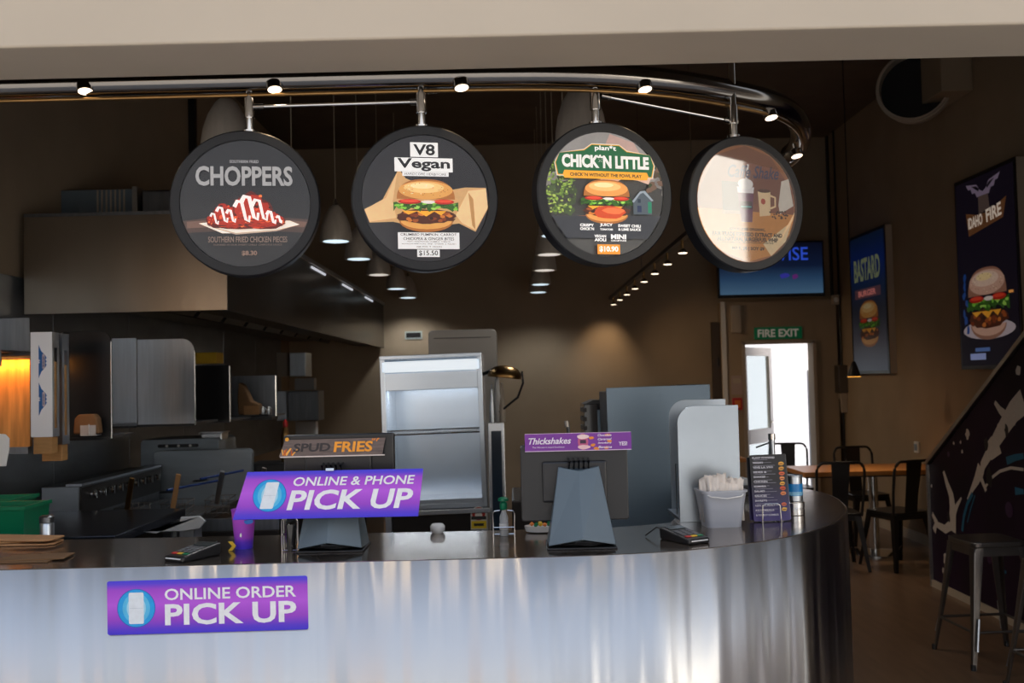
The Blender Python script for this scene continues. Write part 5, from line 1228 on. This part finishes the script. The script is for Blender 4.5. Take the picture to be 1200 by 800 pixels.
# round duct high on the right wall
p = at(1070, 100, 8.2); t = thing('round_duct', 'open round duct end high on the right wall', 'duct', tuple(p), rot=(0, 0, math.radians(-28)))
mr = Matrix.Rotation(PI / 2, 4, 'X')
MB().lathe([(.27, -.0), (.285, .0), (.285, -.18), (.27, -.18), (.27, -.0)], 36, mtx=mr).build('duct_wall', M['beige'], t, smooth=40)
MB().lathe([(0, -.12), (.268, -.12), (.268, -.13), (0, -.13)], 36, mtx=mr).build('damper', M['black'], t)
b = MB(); b.lathe([(.286, -.03), (.30, -.03), (.30, -.06), (.286, -.06), (.286, -.03)], 36, mtx=mr); b.build('collar', M['skirt'], t, smooth=40)
tag(MB().box(XR - .26, XR - .005, 7.9, 8.6, at(1120, 118, 8.2).z, 4.3).build('air_box', M['plaster'], bevel=.01), 'boxed duct riser beside the round duct on the right wall', 'duct')

# ================================================================ STAIR WALL WITH MURAL
sx = 3.08
sw = thing('stair_balustrade', 'solid black stair side painted with white milk splashes', 'balustrade')
ya_, za_, yb_, zb_ = 7.44, at(1076, 546, 7.44).z, 4.2, 0
sl = (at(1200, 405, 6.03).z - za_) / (7.44 - 6.03); zb_ = za_ + sl * (ya_ - yb_)
MB().prism([(ya_, 0), (ya_, za_), (yb_, zb_), (yb_, 0)], sx, sx + .66, 'x').build('side_wall', M['mural'], sw)
u = Vector((0, yb_ - ya_, zb_ - za_))
MB().prism([(ya_ + .02, za_ + .0), (ya_ + .02, za_ + .035), (yb_, zb_ + .035), (yb_, zb_)], sx - .02, sx + .05, 'x').build('top_cap', M['steel_h'], sw)
MB().box(sx - .02, sx + .05, ya_, ya_ + .02, 0, za_ + .02).build('end_cap', M['steel_h'], sw)
MB().box(sx - .015, sx, yb_, ya_, 0, .05).build('kick_strip', M['skirt'], sw)
mu = bpy.data.objects.new('splash_holder', None); bpy.data.objects.remove(mu)
def mp(px, py):  # mural pixel -> (along, up) on the plane x = sx
    r = CR @ Vector(((px - 600) / F, (400 - py) / F, -1.0)); k = sx / r.x; return (-k * r.y, EYE + k * r.z)
a = Art(-.002); Wt = hexc('D6CFCA'); Wd = hexc('5E5A5A'); Bl = hexc('1B6E96')
def strip(pts, w, c, w1=None): a.band([mp(*q) for q in pts], w, c, w1)
strip([(1200, 470), (1188, 482), (1178, 498), (1168, 515), (1160, 530), (1152, 545), (1150, 560), (1156, 575)], .16, Wt, .03)
strip([(1166, 471), (1172, 480), (1180, 488), (1190, 490)], .03, Wt, .09)
strip([(1163, 512), (1158, 520), (1162, 534), (1172, 524)], .02, Wt, .08)
strip([(1150, 548), (1145, 562), (1140, 572), (1134, 585)], .10, Wt, .015)
strip([(1106, 552), (1110, 566), (1115, 580), (1117, 596), (1116, 622)], .03, Wt, .12)
strip([(1127, 583), (1122, 592), (1118, 602)], .015, Wt, .06)
strip([(1093, 602), (1098, 614), (1108, 620), (1118, 612)], .03, Wt, .08)
strip([(1095, 622), (1098, 610), (1093, 600)], .06, Wt, .01)
strip([(1200, 550), (1185, 548), (1172, 552), (1162, 560), (1154, 572)], .02, Wt, .02)
for (x_, y_, q) in ((1160, 560, .05), (1156, 520, .035), (1180, 504, .03), (1112, 605, .03)): a.ell(*mp(x_, y_), q * .8, q * 1.3, hexc('0E0A10'), 12, wob=.25, seed=int(x_))
for (x_, y_, q) in ((1134, 509, .03), (1118, 519, .012), (1126, 518, .012), (1128, 529, .012), (1088, 556, .03), (1092, 569, .012), (1109, 655, .04), (1106, 668, .02), (1194, 434, .03), (1172, 500, .03)): a.ell(*mp(x_, y_), q, q * 1.1, Wt, 10, wob=.25, seed=int(x_ + y_))
strip([(1128, 622), (1130, 605), (1134, 590), (1140, 578)], .03, Bl, .03); strip([(1134, 612), (1138, 596), (1143, 580)], .012, Bl, .012)
strip([(1200, 534), (1190, 536), (1180, 540)], .035, Bl, .05); strip([(1190, 575), (1200, 576)], .05, Bl, .03); strip([(1165, 668), (1180, 670)], .03, Bl, .02)
for (x_, y_, q) in ((1183, 597, .05), (1160, 655, .03), (1112, 532, .02)): a.ell(*mp(x_, y_), q, q, hexc('3A1A48'), 14)
o = a.build('milk_splash', sw); o.location = (sx, 0, 0); o.rotation_euler = (0, 0, -PI / 2)
# wall socket (dark frame only)
t, w, h = small('wall_socket', 'small white framed wall socket above the stair side', 'socket', 1073, 517, 1085, 530, 9.3, .02, M['white'])
t.location = (XR - .005, 9.28, t.location.z); t.rotation_euler = (0, 0, -PI / 2); MB().box(-.03, .03, -.024, -.02, -.03, .03).build('face_plate', M['gun'], t)

# ================================================================ FURNITURE
tb = thing('dining_table', 'rectangular orange wood dining table on a steel pedestal', 'table', (3.08, 8.85, 0))
MB().prism(rbox(1.24, .66, .02, 3), .712, .752, 'z').build('tabletop', M['tabletop'], tb, bevel=.004)
MB().box(-.60, .60, -.31, .31, .70, .712).build('under_frame', M['black'], tb)
MB().tube([(.08, 0, .02), (.08, 0, .70)], .04, 18).build('pedestal', M['chrome'], tb, smooth=50)
MB().lathe([(.24, 0), (.24, .008), (.06, .03)], 32, (.08, 0, 0)).build('base_plate', M['chrome'], tb, smooth=40)
t2 = thing('dining_table', 'second dining table further back by the glass door', 'table', (2.02, 10.45, 0))
MB().prism(rbox(.66, .66, .02, 3), .712, .752, 'z').build('tabletop', M['tabletop'], t2, bevel=.004)
MB().tube([(0, 0, .02), (0, 0, .712)], .035, 14).build('pedestal', M['chrome'], t2, smooth=50); MB().lathe([(.22, 0), (.22, .008), (.05, .03)], 24).build('base_plate', M['chrome'], t2, smooth=40)

def make_chair():
    t = thing('metal_chair', '', 'chair', (0, 0, 0), group='black metal cafe chairs'); m = M['black_metal']
    MB().prism(rbox(.36, .36, .05, 5), .44, .462, 'z').build('seat', m, t, bevel=.006)
    b = MB()
    for s in (0, 1): b.box(-.16, .16, -.165 + .325 * s, -.16 + .325 * s, .40, .442)
    for s in (0, 1): b.box(-.165 + .325 * s, -.16 + .325 * s, -.16, .16, .40, .442)
    b.build('seat_apron', m, t)
    for sx_ in (-1, 1):
        for sy_ in (-1, 1):
            b = MB(); q = [(sx_ * .165, sy_ * .165), (sx_ * .215, sy_ * .225)]
            c0 = [(0, 0), (.05, 0), (.05, .012), (.012, .012), (.012, .05), (0, .05)]
            n = len(c0); vs = []
            for (cx, cy), z, k in ((q[0], .445, 1.0), (q[1], 0.0, .5)):
                vs += [(cx - sx_ * u_ * k, cy - sy_ * v_ * k, z) for u_, v_ in c0]
            b.add(vs, [tuple(range(n)), tuple(range(n, 2 * n))] + [(i, (i + 1) % n, (i + 1) % n + n, i + n) for i in range(n)])
            b.build('leg', m, t)
    # hoop back, rear is +y
    pts = [(-.17, .165, .44), (-.185, .19, .62), (-.19, .215, .79)] + [(-.19 + .06 - .06 * math.cos(a), .215 + .015 * math.sin(a), .79 + .085 * math.sin(a)) for a in [PI / 2 * k / 5 for k in range(1, 6)]]
    pts += [(-x_, y_, z_) for x_, y_, z_ in pts[::-1]]
    MB().tube(pts, .0115, 10).build('back_frame', m, t, smooth=60)
    b = MB(); vs = []
    for z, y_, w in ((.455, .172, .060), (.60, .190, .062), (.74, .214, .068), (.875, .229, .074)): vs += [(-w, y_, z), (w, y_, z)]
    b.add(vs, [(0, 1, 3, 2), (2, 3, 5, 4), (4, 5, 7, 6)]); b.build('back_splat', m, t, solid=.006)
    MB().tube([(-.18, -.17, .13), (.18, .17, .13)], .006, 6).build('stretcher', m, t); 
    return t
ch = make_chair(); ch['label'] = 'black metal chair with its back to the counter, left of the pedestal'
ch.location = (2.62, 8.24, 0); ch.rotation_euler = (0, 0, PI - .05)
copy_tree(ch, 'black metal chair at the far side of the wooden table facing us', (3.28, 9.42, 0), .1)
copy_tree(ch, 'black metal chair partly hidden behind the stair side', (3.12, 8.22, 0), PI + .34)
copy_tree(ch, 'black metal chair against the bright glass door', (2.80, 10.1, 0), -.1)

def make_stool():
    t = thing('bar_stool', '', 'stool', (0, 0, 0), group='gunmetal bar stools'); m = M['gun']; H = .66
    MB().prism(rbox(.31, .31, .045, 5), H - .03, H, 'z').build('seat', m, t, bevel=.006)
    b = MB(); b.box(-.148, .148, -.15, -.144, H - .075, H - .03); b.box(-.148, .148, .144, .15, H - .075, H - .03); b.box(-.15, -.144, -.148, .148, H - .075, H - .03); b.box(.144, .15, -.148, .148, H - .075, H - .03); b.build('seat_apron', m, t)
    for sx_ in (-1, 1):
        for sy_ in (-1, 1):
            n = 7; vs = []
            c0 = [(0, .055), (0, .012), (.004, .003), (.012, 0), (.055, 0), (.055, .01), (.014, .014), (.01, .055)]
            n = len(c0)
            for (cx, cy), z, k in (((.150, .150), H - .03, 1.0), ((.185, .185), H * .45, .62), ((.220, .220), 0, .36)):
                vs += [(sx_ * (cx - u_ * k), sy_ * (cy - v_ * k), z) for u_, v_ in c0]
            b = MB(); b.add(vs, [tuple(range(n)), tuple(range(2 * n, 3 * n))] + [(r * n + i, r * n + (i + 1) % n, (r + 1) * n + (i + 1) % n, (r + 1) * n + i) for r in range(2) for i in range(n)])
            lg = b.build('leg', m, t, smooth=35)
            p0, p1 = Vector((sx_ * .165, sy_ * .200, H * .40)), Vector((sx_ * .195, sy_ * .228, .10))
            MB().tube([p0 * 1.0, p1], .007, 8).build('brace', M['steel'], lg)
            MB().tube([(sx_ * .215, sy_ * .215, 0), (sx_ * .215, sy_ * .215, .03)], .014, 8).build('rubber_foot', M['black'], lg)
    b = MB()
    for q in ((-1, -1, 1, -1), (1, -1, 1, 1), (1, 1, -1, 1), (-1, 1, -1, -1)): b.tube([(q[0] * .19, q[1] * .19, .19), (q[2] * .19, q[3] * .19, .19)], .008, 8)
    b.build('foot_rail', m, t)
    return t
s = make_stool(); s['label'] = 'gunmetal bar stool fully in view before the painted stair side'; s.location = (2.61, 5.58, 0); s.rotation_euler = (0, 0, .06)
copy_tree(s, 'gunmetal bar stool cut off by the right edge', (2.66, 4.86, 0), .03)
